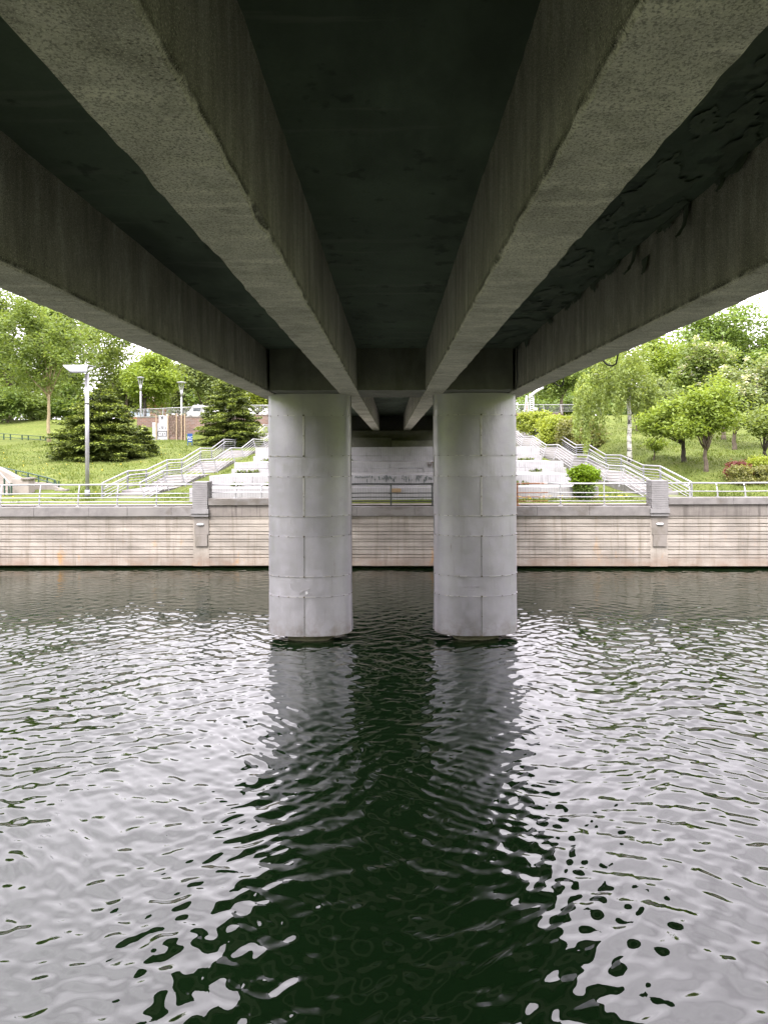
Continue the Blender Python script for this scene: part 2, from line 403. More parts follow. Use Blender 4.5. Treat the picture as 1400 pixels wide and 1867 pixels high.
me.polygons.add(len(q)); me.polygons.foreach_set('loop_start', np.arange(0, q.size, 4, dtype=np.int32))
me.update(calc_edges=True)
m, nt, bs, out = nodes('river_water')
bs.inputs['Base Color'].default_value = (.0026,.0078,.0023,1); bs.inputs['Roughness'].default_value = .012
bs.inputs['IOR'].default_value = 1.64
p = pos(nt, (1, 1.7, 1)); p2 = pos(nt, (1.25, 1, 1))
ad = N(nt, 'ShaderNodeMath', operation='ADD'); nt.links.new(noise(nt, p, 4.6, 0), ad.inputs[0]); nt.links.new(mul(nt, noise(nt, p2, 8.5, 0), .6), ad.inputs[1])
bump(nt, bs, ad.outputs[0], .09, .02)
wat = link('river_water', me, m, smooth=True); tag(wat, 'dark green rippled river water', 'water', kind='structure')

# ------------------------------------------------------------------ bridge
S = 15.9/F                                    # metres per photo pixel in the pier's front plane
ZG, ZS = HC + 111*S, HC + 188*S               # girder soffit, slab soffit
bridge = thing('river_bridge', (0, 17, 0), 'concrete girder bridge overhead on two metal-clad piers in the water', 'bridge')
Y0, Y1 = -20.0, 46.6
from mathutils.noise import noise as mnz
def girder(cx, seed):
    r = random.Random(seed); w = 37.5*S/2; rows = []
    y = Y0
    while y <= Y1 + 1e-6:
        j = lambda a: r.gauss(0, a)
        e1, e2 = j(.0045), j(.0045)
        c1 = .015*max(0, mnz(Vector((y*1.3, cx, seed)))-.25)*4; c2 = .015*max(0, mnz(Vector((y*1.3, cx+9, seed)))-.25)*4
        fl = .05 if 0 <= y else .02
        rows.append([(cx-w+.012+j(.003), y, ZS+.02), (cx-w+.012+j(.003), y, ZS-.12+j(.005)), (cx-w+e1, y, ZG+.022+c1+j(.005)), (cx-w+.02+c1+e1, y, ZG+j(.003)),
                     (cx+w-.02-c2+e2, y, ZG+j(.003)), (cx+w+e2, y, ZG+.022+c2+j(.005)), (cx+w-.012+j(.003), y, ZS-.12+j(.005)), (cx+w-.012+j(.003), y, ZS+.02)])
        y += .13
    mb = MB(); mb.grid(rows); n = len(rows)
    mb.f.append(tuple(range(8))); mb.f.append(tuple((n-1)*8+k for k in range(7, -1, -1)))
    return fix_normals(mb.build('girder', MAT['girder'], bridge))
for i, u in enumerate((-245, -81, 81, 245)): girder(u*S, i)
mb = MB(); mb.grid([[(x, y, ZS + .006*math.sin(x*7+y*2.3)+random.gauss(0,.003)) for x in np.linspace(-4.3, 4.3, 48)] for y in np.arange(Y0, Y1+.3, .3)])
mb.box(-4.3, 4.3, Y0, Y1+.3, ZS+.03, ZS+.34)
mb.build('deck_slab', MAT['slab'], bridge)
mb = MB(); mb.box(-4.0, 4.0, Y0, Y1+.3, ZS+.345, ZS+.40); mb.build('road_surface', MAT['asphalt'], bridge)
for sgn in (-1, 1):
    mb = MB(); mb.box(min(sgn*4.305, sgn*4.52), max(sgn*4.305, sgn*4.52), Y0, Y1+.3, ZS+.04, ZS+1.0); mb.build('parapet', MAT['beam'], bridge, bevel=.02)
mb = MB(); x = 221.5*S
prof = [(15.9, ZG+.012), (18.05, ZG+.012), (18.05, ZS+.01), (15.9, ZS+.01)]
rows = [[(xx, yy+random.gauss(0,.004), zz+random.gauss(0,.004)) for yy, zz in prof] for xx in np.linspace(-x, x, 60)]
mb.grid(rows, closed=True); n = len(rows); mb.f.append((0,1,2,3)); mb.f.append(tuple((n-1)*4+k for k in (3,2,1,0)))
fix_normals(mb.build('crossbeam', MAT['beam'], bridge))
MB().box(-4.75, 4.75, -11, -9.5, 2, ZS-.02).build('abutment', MAT['abutment'], bridge)  # unseen abutment behind the camera, added to block light on the piers
mb = MB(); mb.prism([(-4.75,46.0,3),(-4.75,82,3),(-4.75,82,ZS+.36),(-4.75,46.9,ZS+.36),(-4.75,46.9,ZG-.02),(-4.75,46.0,ZG-.02)], (9.5,0,0))
mb.build('abutment', MAT['abutment'], bridge)

# piers: wet concrete core with bolted sheet-metal cladding
DC, PA, PB = 17.3, 74/F*17.3, .62
def sup(t, a, b, n=2.45):
    c, s = math.cos(t), math.sin(t)
    return (math.copysign(abs(c)**(2/n), c)*a, math.copysign(abs(s)**(2/n), s)*b)
def zc(py): return HC - (py-823)*16.7/F
SEAMS = [zc(v) for v in (1160, 1088, 1051, 978, 941, 869, 831, 757, 716.5)]
SEAMS[-1] = ZG + .01
def arc(t0, t1, a, b, n): return [sup(t0+(t1-t0)*k/n, a, b) for k in range(n+1)]
def pier(cx, seam_dx, dot, flip):
    core = MB(); core.grid([[(cx+sup(2*PI*k/24, .63, .40)[0], DC+sup(2*PI*k/24, .63, .40)[1], z) for k in range(24)] for z in (-2.4, SEAMS[-1])], closed=True)
    pr = fix_normals(core.build('pier', MAT['core'], bridge, smooth=True))
    tf = -PI/2 + seam_dx/PA                       # angle of the front seam
    def shell(t0, t1, z0, z1, off, seg):
        th = .012; k = seg
        out = arc(t0, t1, PA+off, PB+off, k); inn = arc(t0, t1, PA+off-th, PB+off-th, k)
        ring = lambda z, o: [(cx+a, DC+b, z) for a, b in o]
        zs = [z0 + (z1-z0)*q/4 for q in range(5)]
        rows = [ring(z, out) for z in zs] + [ring(z, inn) for z in zs[::-1]] + [ring(z0, out)]
        return MB().grid(rows)
    for i in range(8):
        z0, z1 = SEAMS[i], SEAMS[i+1]; off = .010 if i % 2 == 0 else 0
        tall = i in (0, 2, 4, 6)
        if tall:
            spans = [(tf+.004, 0), (-PI, tf-.004)]
        else: spans = [(-PI, 0)]
        for t0, t1 in spans + [(0, PI)]:
            fix_normals(shell(t0, t1, z0+.004, z1-.004, off + (.004 if tall and t0 == -PI else 0), 36).build('cladding_panel', MAT['clad'], pr, smooth=False))
        # bright folded lip along the seam
        if i:
            fix_normals(shell(-PI, 0, z0-.011, z0+.009, .017, 40).build('seam_lip', MAT['clad'], pr))
            for t0 in np.arange(-PI, 0, PI/9):
                if random.random() < .6:
                    a = random.uniform(.0, .1)
                    fix_normals(shell(t0+a, t0+PI/9-random.uniform(.01,.08), z0-.009, z0+random.choice((.008,.011,.014)), .020, 8).build('seam_lip', MAT['seam'], pr))
        for t in (-2.9, -2.62, -2.25, -1.95, tf, -1.05, -.66, -.36, -.12):
            x_, y_ = sup(t, PA+.026, PB+.026); big = .022 if t == tf else .011
            MB().tube([(cx+x_, DC+y_+.03, z0+.004), (cx+x_, DC+y_-.012, z0+.004)], big, 6).build('bolt', MAT['bolt'], pr)
        if tall:
            x_, y_ = sup(tf, PA+.026, PB+.026); MB().tube([(cx+x_, DC+y_+.03, (z0+z1)/2), (cx+x_, DC+y_-.01, (z0+z1)/2)], .014, 6).build('bolt', MAT['bolt'], pr)
        if tall:
            x_, y_ = sup(tf, PA+.018, PB+.018); w = .026 if i >= 4 else .009
            MB().box(cx+x_-w, cx+x_+w, DC+y_-.006, DC+y_+.02, z0+.02, z1-.02).build('batten', MAT['seam'] if i >= 4 else MAT['clad_dark'], pr)
    for sg in (-1, 1):                            # flanges where front and rear shells meet
        bow = .035 if sg == flip else .012
        f = MB(); f.grid([[(cx+sg*(PA-.005), DC-.012, z), (cx+sg*(PA+.022+bow*max(0, (1.6-z)/1.6)**2), DC-.012, z), (cx+sg*(PA+.022+bow*max(0, (1.6-z)/1.6)**2), DC+.012, z), (cx+sg*(PA-.005), DC+.012, z)] for z in np.linspace(SEAMS[0]+.02, SEAMS[-1]-.02, 20)], closed=True)
        fix_normals(f.build('flange', MAT['clad'], pr))
    if dot:
        x_, y_ = (564-565.5)*16.7/F, -PB-.026
        MB().tube([(cx+x_, DC+y_+.02, zc(1080)), (cx+x_, DC+y_, zc(1080))], .038, 16).build('paint_spot', MAT['white'], pr)
        sc = MB()
        for (a, b_, c, d) in ((553,1076,570,1073), (548,1080,558,1077), (566,1084,573,1081), (535,1062,535.6,1071)):
            p0 = ((a-565.5)*16.7/F, zc(b_)); p1 = ((c-565.5)*16.7/F, zc(d))
            sc.tube([(cx+p0[0], DC+y_-.001, p0[1]), (cx+p1[0], DC+y_-.001, p1[1])], .006, 4)
        sc.build('scratch', MAT['scrawl'], pr)
    else:
        sc = MB(); r = random.Random(4); y_ = -PB-.022
        x0 = (832-865)*16.7/F
        for k in range(9):                        # faint unreadable handwriting
            xa = x0 + k*.055; h = r.uniform(.03, .075)
            sc.tube([(cx+xa, DC+y_, zc(1070)-.02), (cx+xa+.014, DC+y_, zc(1070)+h-.02), (cx+xa+.03, DC+y_, zc(1070)-.015), (cx+xa+.05, DC+y_, zc(1070)+r.uniform(0,.02))], .0045, 4)
        for k in range(4):
            xa = x0 + .2 + k*.05; sc.tube([(cx+xa, DC+y_, zc(1075)-.03), (cx+xa+.02, DC+y_, zc(1075)+.015), (cx+xa+.04, DC+y_, zc(1075)-.03)], .004, 4)
        sc.build('handwriting', MAT['scrawl'], pr)
pier((565.5-CX)/F*DC, -.05, True, 1)
pier((865-CX)/F*DC, .05, False, -1)

# peeling paint in the right-hand bay, loose cables under the outer girder
XF = 226*S
MAT['peel'] = mat('peeling_coating', (.085,.108,.07), .3, 4, .9)
MAT['peel_dark'] = mat('bare_patch', (.05,.062,.04), .3, 4, .95)
def blob(n, r, rr, seed):
    q = random.Random(seed); ph = q.uniform(0, 6)
    return [(math.cos(2*PI*k/n)*r*(1+q.uniform(-rr, rr)), math.sin(2*PI*k/n)*r*(1+q.uniform(-rr, rr))) for k in range(n)]
def flake(px, py, L, w, seed):
    d = (XF-.02)*F/(px-CX); c = P(px, py, d); q = random.Random(seed); rows = []
    k1 = q.uniform(.5, 1.3)
    for i in range(9):
        t = i/8; ww = w*(1-.55*t)*(1+q.uniform(-.2,.2)); a = k1*t
        dx = -.02 - .14*L*a*a; dz = -L*t*math.cos(a*.5); sh = .12*L*t*q.uniform(-.5, 1)
        rows.append([(XF+dx-.03*math.sin(PI*j/4)*t, c.y+(j/4-.5)*ww+sh, c.z+dz) for j in range(5)])
    o = MB().grid(rows).build('paint_flake', MAT['peel'], bridge, smooth=True)
    s = o.modifiers.new('thick', 'SOLIDIFY'); s.thickness = .006
for k, (px, py, L, w) in enumerate([(1160,432,.55,.16),(1176,470,.20,.18),(1128,468,.16,.22),(1252,372,.42,.14),(1240,345,.22,.22),(1290,300,.2,.2),(1355,262,.3,.3),(1085,478,.14,.22),(1050,505,.16,.16),(1205,405,.14,.2),(1320,300,.26,.12)]):
    flake(px, py, L, w, k+20)
from mathutils import noise as mnoise
def coat(fn, nu, nv, seed, th):
    """thin paint coat with ragged holes: fn(i, j, lift) gives the point"""
    off = Vector((seed*13.7, seed*5.1, 0)); mb = MB(); keep = {}
    def val(i, j): return mnoise.fractal(Vector((i*.075, j*.042, 0)) + off, .8, 2.1, 6)
    V = [[val(i, j) for j in range(nv+1)] for i in range(nu+1)]
    def vid(i, j):
        if (i, j) not in keep:
            e = max(0, .22-abs(V[i][j]-th(i, j)))/.22
            keep[(i, j)] = len(mb.v); mb.v.append(tuple(fn(i, j, .003 + .010*e*e)))
        return keep[(i, j)]
    for i in range(nu):
        for j in range(nv):
            if V[i][j] > th(i, j): mb.f.append((vid(i, j), vid(i+1, j), vid(i+1, j+1), vid(i, j+1)))
    par = list(range(len(mb.v)))
    def find(a):
        while par[a] != a: par[a] = par[par[a]]; a = par[a]
        return a
    for f in mb.f:
        for q in f[1:]: par[find(q)] = find(f[0])
    isl = {}
    for f in mb.f: isl.setdefault(find(f[0]), []).append(f)
    for fs in sorted(isl.values(), key=len)[::-1][:14]:
        if len(fs) < 12: break
        us = sorted({q for f in fs for q in f}); ix = {q: n for n, q in enumerate(us)}; pc = MB()
        pc.add([mb.v[q] for q in us], [tuple(ix[q] for q in f) for f in fs]).build('peeling_coat', MAT['peel'], bridge, smooth=True)
X0_ = 1.40
coat(lambda i, j, l: (X0_+(XF-.02-X0_)*i/66, 3.2+13*j/430, ZS-.010-l), 66, 430, 3, lambda i, j: -.02 + .9*max(0, (44-i)/44))
coat(lambda i, j, l: (XF-.022-l*.7, 3.2+13*j/430, ZS-.03-.62*i/24), 24, 430, 8, lambda i, j: -.02 + .11*i)
XO = 264*S
for px, py, L in ((1015, 699, .32), (1108, 660, .30)):
    d = XO*F/(px-CX); c = P(px, py, d)
    pts = [(XO+.03, c.y+L*1.1, ZG+.03), (XO+.05, c.y+L*.6, ZG-.06), (XO+.08, c.y, ZG-.11), (XO+.09, c.y-L*.5, ZG-.09), (XO+.07, c.y-L, ZG+.06), (XO+.06, c.y-L*1.1, ZG+.35)]
    MB().tube(pts, .014, 6).build('cable', MAT['black'], bridge, smooth=True)
MB().tube([(XF-.05, 15.4, ZS-.05), (XF-.07, 15.35, ZS-.5), (XF-.03, 15.5, ZS-.75), (XF-.05, 15.6, ZG-.02)], .014, 6).build('cable', MAT['black'], bridge, smooth=True)

# ------------------------------------------------------------------ quay wall
A_ = -math.atan(.03)
quay = thing('quay_wall', (0, 27.25, 0), 'long pale concrete river wall with horizontal grooves and stone coping', 'quay wall')
quay.rotation_euler = (0, 0, A_); bpy.context.view_layer.update()
MW = Matrix.Translation((0, 27.25, 0)) @ Matrix.Rotation(A_, 4, 'Z')
def qb(name, mb, mt, bevel=0, parent=None, smooth=False):
    me = bpy.data.meshes.new(name); me.from_pydata(mb.v, [], mb.f); me.update(); me.materials.append(mt)
    o = bpy.data.objects.new(name, me); COL.objects.link(o); o.parent = parent or quay
    if smooth: me.polygons.foreach_set('use_smooth', [True]*len(me.polygons))
    if bevel:
        b = o.modifiers.new('bevel', 'BEVEL'); b.width = bevel; b.segments = 2; b.limit_method = 'ANGLE'
    return o
def WX(px):                                    # distance along the wall for a photo column
    u = px - CX; d = 27.25/(1+.03*u/F); return u*d/F
ZB = .115
J = [2.156,1.934,1.815,1.606,1.475,1.28,1.163,.944,.825,.617,.478]
XL, XA1, XA2, XM, XB1, XB2, XR = -60, WX(352), WX(381), WX(565), WX(1184), WX(1216), 60
def ribbed(x0, x1, ztop):
    prof = [(0.0, ztop)]
    for i, z in enumerate(J):
        d = .0 if i % 2 == 0 else -.014
        d2 = -.014 if i % 2 == 0 else .0
        prof += [(d, z+.019), (.045, z+.016), (.045, z-.016), (d2, z-.019)]
    prof += [(0.0, ZB+.02), (.02, ZB), (1.1, ZB), (1.1, ztop)]
    mb = MB(); xs_ = np.arange(x0, x1, .5).tolist() + [x1]
    rows = [[(x, yy + random.gauss(0, .003), zz + random.gauss(0, .0025)) for yy, zz in prof] for x in xs_]
    mb.grid(rows, closed=True); n = len(prof); mb.f.append(tuple(range(n))); mb.f.append(tuple((len(xs_)-1)*n+k for k in range(n-1, -1, -1)))
    return fix_normals(qb('wall_panel', mb, MAT['quay']))
def coping(x0, x1, z0, z1, y0=-.13, y1=.5, mt='coping'):
    mb = MB(); x = x0
    while x < x1 - .05:
        e = min(x1, x + random.uniform(1.5, 3.3)); 
        if x1 - e < .5: e = x1
        mb.box(x+.004, e-.004, y0+random.gauss(0,.004), y1, z0, z1+random.gauss(0,.004)); x = e
    return qb('coping', mb, MAT[mt], .012)
for x0, x1, hi in ((XL, XA1, 0), (XA2, XM, 1), (XM, XB1, 0), (XB2, XR, 1)):
    ribbed(x0+.001, x1-.001, 2.27)
    if hi:
        coping(x0, x1, 2.765, 3.05)
        qb('parapet_panel', MB().box(x0+.002, x1-.002, -.04, .5, 2.275, 2.76), MAT['quay_dirty'])
    else: coping(x0, x1, 2.285, 2.69)
qb('undercut', MB().box(XL, XR, 1.0, 1.3, -2.2, ZB-.004), MAT['undercut'])
for x0, x1 in ((XA1, XA2), (XB1, XB2)):
    mb = MB(); z = 2.60; k = 0                 # coursed stone shaft
    while z < 3.74:
        j = random.gauss(0, .004); mb.box(x0+.02+j, x1-.02+j, -.17, .50, z+.010, z+.086); z += .092
    mb.box(x0+.03, x1-.03, -.155, .49, 2.55, z-.01)
    pp = qb('gate_post', mb, MAT['post'], .006)
    qb('plinth', MB().box(x0-.05, x1+.03, -.20, .48, 2.40, 2.597), MAT['post'], .01, pp)
    qb('plinth', MB().box(x0-.02, x1+.01, -.15, .45, 2.272, 2.397), MAT['post'], .01, pp)
    qb('pilaster', MB().box(x0+.06, x1-.0, -.05, -.018, 1.48, 2.268), MAT['pilaster'], .008)
    qb('pilaster', MB().box(x0+.10, x1-.06, -.09, -.018, .98, 1.475), MAT['pilaster'], .008)
    qb('pilaster', MB().box(x0+.001, x1-.001, -.016, .55, ZB, 2.27), MAT['quay'])
for px, lb in ((366, 'small white oval lamp on wall below the left stone post'), (1201, 'small white oval lamp on wall below the right stone post')):
    xc = WX(px); t = thing('bulkhead_lamp', MW @ Vector((xc, -.05, 1.93)), lb, 'wall lamp', 'wall lamps on the quay')
    rows = []
    for k in range(7):
        a = PI/2*k/6; s = math.cos(a)**.6
        rows.append([MW @ Vector((xc + sup(2*PI*j/28, .165*s, .055*s, 3)[0], -.055-.07*math.sin(a), 1.93 + sup(2*PI*j/28, .165*s, .055*s, 3)[1])) for j in range(28)])
    fix_normals(MB().grid(rows, closed=True).build('diffuser', MAT['white'], t, smooth=True))
    MB().box(xc-.15, xc+.15, -.058, -.05, 1.882, 1.978, MW).build('back_plate', MAT['plate'], t)

# promenade railings on the coping
def prom_rail(x0, x1, base, top, bars, posts, mt, label, curve=.15, extra=None, extra_posts=()):
    t = thing('promenade_railing', MW @ Vector(((x0+x1)/2, .2, base)), label, 'railing', 'railings along the quay')
    yb = .22
    def line(z, r, y): 
        mb = MB(); n = max(2, int((x1-x0)/.8)); mb.tube([MW @ Vector((x0+(x1-x0)*k/n, y, z+.006*math.sin(k*1.7+x0))) for k in range(n+1)], r, 8); return mb
    prof = lambda s: yb + curve*s*s
    line(top, .036, prof(1)).build('handrail', mt, t, smooth=True)
    for z in bars: line(z, .021, prof((z-base)/(top-base))-.045).build('crossbar', mt, t, smooth=True)
    for px_x in posts:
        mb = MB(); pts = [MW @ Vector((px_x, prof(k/7), base+(top-base)*k/7)) for k in range(8)]
        mb.tube(pts, [.034]*8, 8)
        mb.box(px_x-.09, px_x+.09, yb-.09, yb+.09, base, base+.02, MW)
        mb.build('post', mt, t, smooth=False)
    return t
T, LOWB, HIB = 3.645, (3.255, 3.075, 2.895), (3.30,)
sp = WX(137.5) - WX(66)
prom_rail(-26, XA1-.01, 2.69, T, LOWB, [WX(66)+sp*k for k in range(-6, 4)], MAT['steel'], 'pale steel railing of curved posts left of the left stone post')
prom_rail(XA2+.01, XM, 3.05, T, HIB, [WX(426.7), WX(474), WX(521)], MAT['steel'], 'low pale railing between left stone post and left bridge pier')
prom_rail(XM, WX(900), 2.69, T, LOWB, [WX(640)-.3, WX(712), WX(788), WX(866)], MAT['steel_dark_and_shade'], 'railing coloured dark for the shade between the two bridge piers', .10)  # dark material stands in for bridge shade on this railing
prom_rail(WX(900), WX(1000), 2.69, T, LOWB, [WX(944.5)], MAT['rust'], 'rusty brown stretch of railing just right of right bridge pier', .06)
prom_rail(WX(1000), XB1-.01, 2.69, T, LOWB, [WX(1023.5), WX(1103.8)], MAT['steel'], 'pale railing before the topiary bush, ending at right stone post', .06)
sp = WX(1312) - WX(1261)
prom_rail(XB2+.01, 26, 3.05, T, HIB, [WX(1261)+sp*k for k in range(0, 8)], MAT['steel'], 'low pale railing of curved posts right of the right stone post')

# ------------------------------------------------------------------ stairs with railings
def staircase(sgn, cx, land, start, xa, top, lab, la, lc):
    """land: (y0, y1, ground z) landings, climbing away from the river"""
    pts = [start] + [(y0, z) for a in land for (y0, z) in ((a[0], a[2]), (a[1], a[2]))] + [top]
    xc = lambda y: cx + sgn*(11.95 - .028*(y-31))
    XA = cx + sgn*xa
    st = MB()
    for (ya, za), (yb, zb) in zip(pts[:-1], pts[1:]):
        if zb - za < .02:
            x0, x1 = sorted((xc((ya+yb)/2), XA)); st.box(x0, x1, ya, yb, za-1, za)
        else:
            n = max(2, round((zb-za)/.125))
            for k in range(n):
                y0 = ya + (yb-ya)*k/n; x0, x1 = sorted((xc(y0), XA)); st.box(x0, x1, y0-.03, ya+(yb-ya)*(k+1)/n, za-.6, za+(zb-za)*(k+1)/n)
    y0 = pts[0][0]; x0, x1 = sorted((xc(y0), XA)); st.box(x0-.2, x1+.2, y0-1.6, y0-.02, 2.3, pts[0][1]+.02)
    tag(st.build('stone_staircase', MAT['stair'], bevel=.012), lab, 'staircase', 'stairs up the bank')
    def off(h, dx, X=None):
        f = (lambda y: XA) if X is None else X
        return [Vector((f(y)+dx, y, z+h)) for y, z in pts]
    # outer railing: double handrail, bars, flat posts
    t = thing('stair_railing', (XA, start[0], start[1]), la, 'stair railing', 'stair railings')
    MB().tube(off(.95, 0), .042, 8).build('handrail', MAT['steel'], t, smooth=True)
    MB().tube(off(.76, -sgn*.14), .036, 8).build('handrail', MAT['steel'], t, smooth=True)
    for h in (.60, .45, .30, .16): MB().tube(off(h, sgn*.02), .022, 6).build('crossbar', MAT['steel'], t, smooth=True)
    for i, (y, z) in enumerate(pts):
        MB().box(XA-.03, XA+.03, y-.055, y+.055, z-.05, z+.93).build('post', MAT['plate'], t, bevel=.008)
        MB().tube([(XA, y, z+.62), (XA-sgn*.14, y, z+.75)], .014, 6).build('bracket', MAT['plate'], t)
    # inner railing: posts lean out over the stair
    t = thing('stair_railing', (xc(start[0]), start[0], start[1]), lc, 'stair railing', 'stair railings')
    MB().tube(off(.95, sgn*.05, xc), .044, 8).build('handrail', MAT['steel'], t, smooth=True)
    for h in (.78, .62, .46, .30, .14): MB().tube(off(h, -sgn*(.20-.26*h), xc), .022, 6).build('crossbar', MAT['steel'], t, smooth=True)
    for i, (y, z) in enumerate(pts):
        MB().tube([(xc(y)-sgn*.26, y, z-.1), (xc(y)+sgn*.04, y, z+.93)], .036, 8).build('post', MAT['steel'], t)
staircase(-1, 0, [(33.0,35.5,3.14),(38.8,41.5,3.65),(45.5,48.4,4.41),(52.0,55.7,5.18),(60.0,63.5,6.08),(68.4,70.5,7.1)], (30.1, 2.66), 13.8, (75.5, 8.25),
    'long grey stone staircase climbing the lawn left of the terraces', 'double handrail along the lawn side of the left staircase', 'leaning-post railing on the terrace side of the left staircase')
staircase(1, .15, [(32.8,35.0,3.29),(38.4,41.1,3.82),(44.7,47.7,4.54),(51.7,54.9,5.31),(59.6,63.1,6.3),(68.5,71,7.4)], (29.4, 2.62), 13.8, (75.5, 8.3),
    'long grey stone staircase climbing the lawn right of the terraces', 'double handrail along the lawn side of the right staircase', 'leaning-post railing on the terrace side of the right staircase')

# ------------------------------------------------------------------ white terraces
def tier(xl, xr, y0, y1, zb, z1, lab, course=.26):
    t = thing('terrace_tier', ((xl+xr)/2, y0, zb), lab, 'terrace', 'white terraces on the bank')
    mb = MB(); x = xl
    while x < xr-.1:
        e = min(xr, x+random.uniform(1.6, 2.6)); e = xr if xr-e < .6 else e
        mb.box(x+.004, e-.004, y0+random.gauss(0,.006), y0+.35, zb+course, z1+random.gauss(0,.006)); x = e
    mb.build('wall_face', MAT['tile'], t, bevel=.012)
    mb = MB(); x = xl-.12
    while x < xr+.1:
        e = min(xr+.12, x+random.uniform(1.2, 2.2)); e = xr+.12 if xr-e < .5 else e
        mb.box(x+.005, e-.005, y0-.16+random.gauss(0,.012), y0+.3, zb-.5, zb+course-.006+random.gauss(0,.008)); x = e
    mb.build('base_course', MAT['tile'], t, bevel=.012)
    mb = MB(); nx = 24
    mb.grid([[(xl+.05+(xr-xl-.1)*k/nx, yy, z1-.02+random.gauss(0,.012)) for k in range(nx+1)] for yy in np.linspace(y0+.3, y1, 6)])
    mb.build('tread', MAT['tread'], t)
    return t
tier(-9.35, 9.55, 29.15, 31.2, 2.66, 3.40, 'lowest white terrace wall, right behind the quay railing', .06)
t1 = tier(-9.05, 9.1, 31.3, 36.1, 3.38, 3.90, 'second white terrace wall up from the quay, with dark drips', .0)
tier(-8.98, 9.8, 36.0, 41.7, 3.86, 4.47, 'third white terrace wall up, with brown letters under the bridge')
tier(-8.98, 9.75, 41.6, 44.6, 4.45, 5.36, 'topmost and narrowest looking white terrace wall under the bridge', .34)
for x0, x1, z1, lab in ((-2.75, -.02, 6.05, 'dark low concrete block behind top terrace, left half'), (.0, 3.0, 5.83, 'low grey concrete block behind top terrace, right half')):
    tag(MB().box(x0, x1, 44.7, 45.6, 4.3, z1).build('concrete_block', MAT['abutment'] if x0 < -1 else MAT['beam'], bevel=.02), lab, 'block')

def text_mesh(name, body, size, loc, mt, parent=None, extrude=.004, xs_=1.):
    cu = bpy.data.curves.new(name, 'FONT'); cu.body = body; cu.size = size; cu.extrude = extrude; cu.align_x = 'CENTER'; cu.align_y = 'CENTER'
    o = bpy.data.objects.new(name, cu); COL.objects.link(o); dg = bpy.context.evaluated_depsgraph_get()
    me = bpy.data.meshes.new_from_object(o.evaluated_get(dg)); bpy.data.objects.remove(o)
    Mx = Matrix.Translation(loc) @ Matrix.Rotation(PI/2, 4, 'X') @ Matrix.Diagonal((xs_, 1, 1, 1))
    me.transform(Mx)
    return link(name, me, mt, parent)
MAT['graf'] = mat('brown_spray', (.13,.085,.055), .2, 6, .8)
MAT['graf2'] = mat('faded_spray', (.12,.14,.14), .3, 6, .8)
tr3 = [o for o in bpy.data.objects if o.name.startswith('terrace_tier')][2]
c = P(786, 847, 35.9)
gm = MB(); 
for k, stroke in enumerate(([(-.2,.12),(-.15,-.12),(-.09,.06),(-.03,-.13),(.02,.13)], [(.04,.13),(.22,.15)], [(.13,.14),(.12,-.14)])):
    gm.tube([(c.x+a, 35.965, c.z+b) for a, b in stroke], .02, 5)
gm.build('graffiti', MAT['graf'], tr3)
gm = MB(); r = random.Random(3)
for k in range(46):
    px = r.uniform(668, 790); py = r.uniform(866, 874); c = P(px, py, 31.27); h = r.uniform(.04, .24)
    pts = [(c.x+r.uniform(-.02,.02), 31.275, c.z), (c.x+r.uniform(-.03,.03), 31.275, c.z-h*.6), (c.x+r.uniform(-.03,.03), 31.275, c.z-h)]
    gm.tube(pts, [r.uniform(.008,.03), r.uniform(.01,.035), .004], 5)
gm.build('graffiti', MAT['graf2'], t1)
gm = MB()
for k in range(7):
    c = P(647+k*4, 870+r.uniform(-1, 1), 31.27); gm.tube([(c.x, 31.275, c.z-.03), (c.x+.06, 31.275, c.z+.03), (c.x+.1, 31.275, c.z-.02)], .022, 5)
gm.build('graffiti', MAT['graf2'], t1)
a, b = P(713, 897.5, 29.12), P(731, 890.5, 29.12)
tag(MB().box(a.x, b.x, 29.02, 29.11, a.z, b.z).build('brown_plaque', MAT['brown'], bevel=.008), 'small brown plate on the lowest terrace between the bridge piers', 'plaque')

# ------------------------------------------------------------------ foliage
RS = np.random.RandomState(5)
def leaves(C, per, spread, size, rs, flat=.35, asp=1.5, droop=0.):
    """leaf quads in clumps round the centres C (n,3)"""
    C = np.asarray(C); n = len(C)*per
    c = np.repeat(C, per, 0) + rs.normal(0, 1, (n, 3))*np.array([spread, spread, spread*.75])
    nrm = rs.normal(0, 1, (n, 3)); nrm[:, 2] = np.abs(nrm[:, 2]) + flat*2; nrm /= np.linalg.norm(nrm, axis=1)[:, None]
    a = rs.normal(0, 1, (n, 3)); a[:, 2] -= droop*3; a -= (a*nrm).sum(1)[:, None]*nrm; a /= np.linalg.norm(a, axis=1)[:, None]
    b = np.cross(nrm, a); s = (size*rs.uniform(.6, 1.3, n))[:, None]
    a = a*s*asp*.5; b = b*s*.5
    fold = nrm*s*.12
    return np.stack([c-a, c+b*.9-a*.1+fold, c+a, c-b*.9-a*.1+fold], 1).reshape(-1, 3)

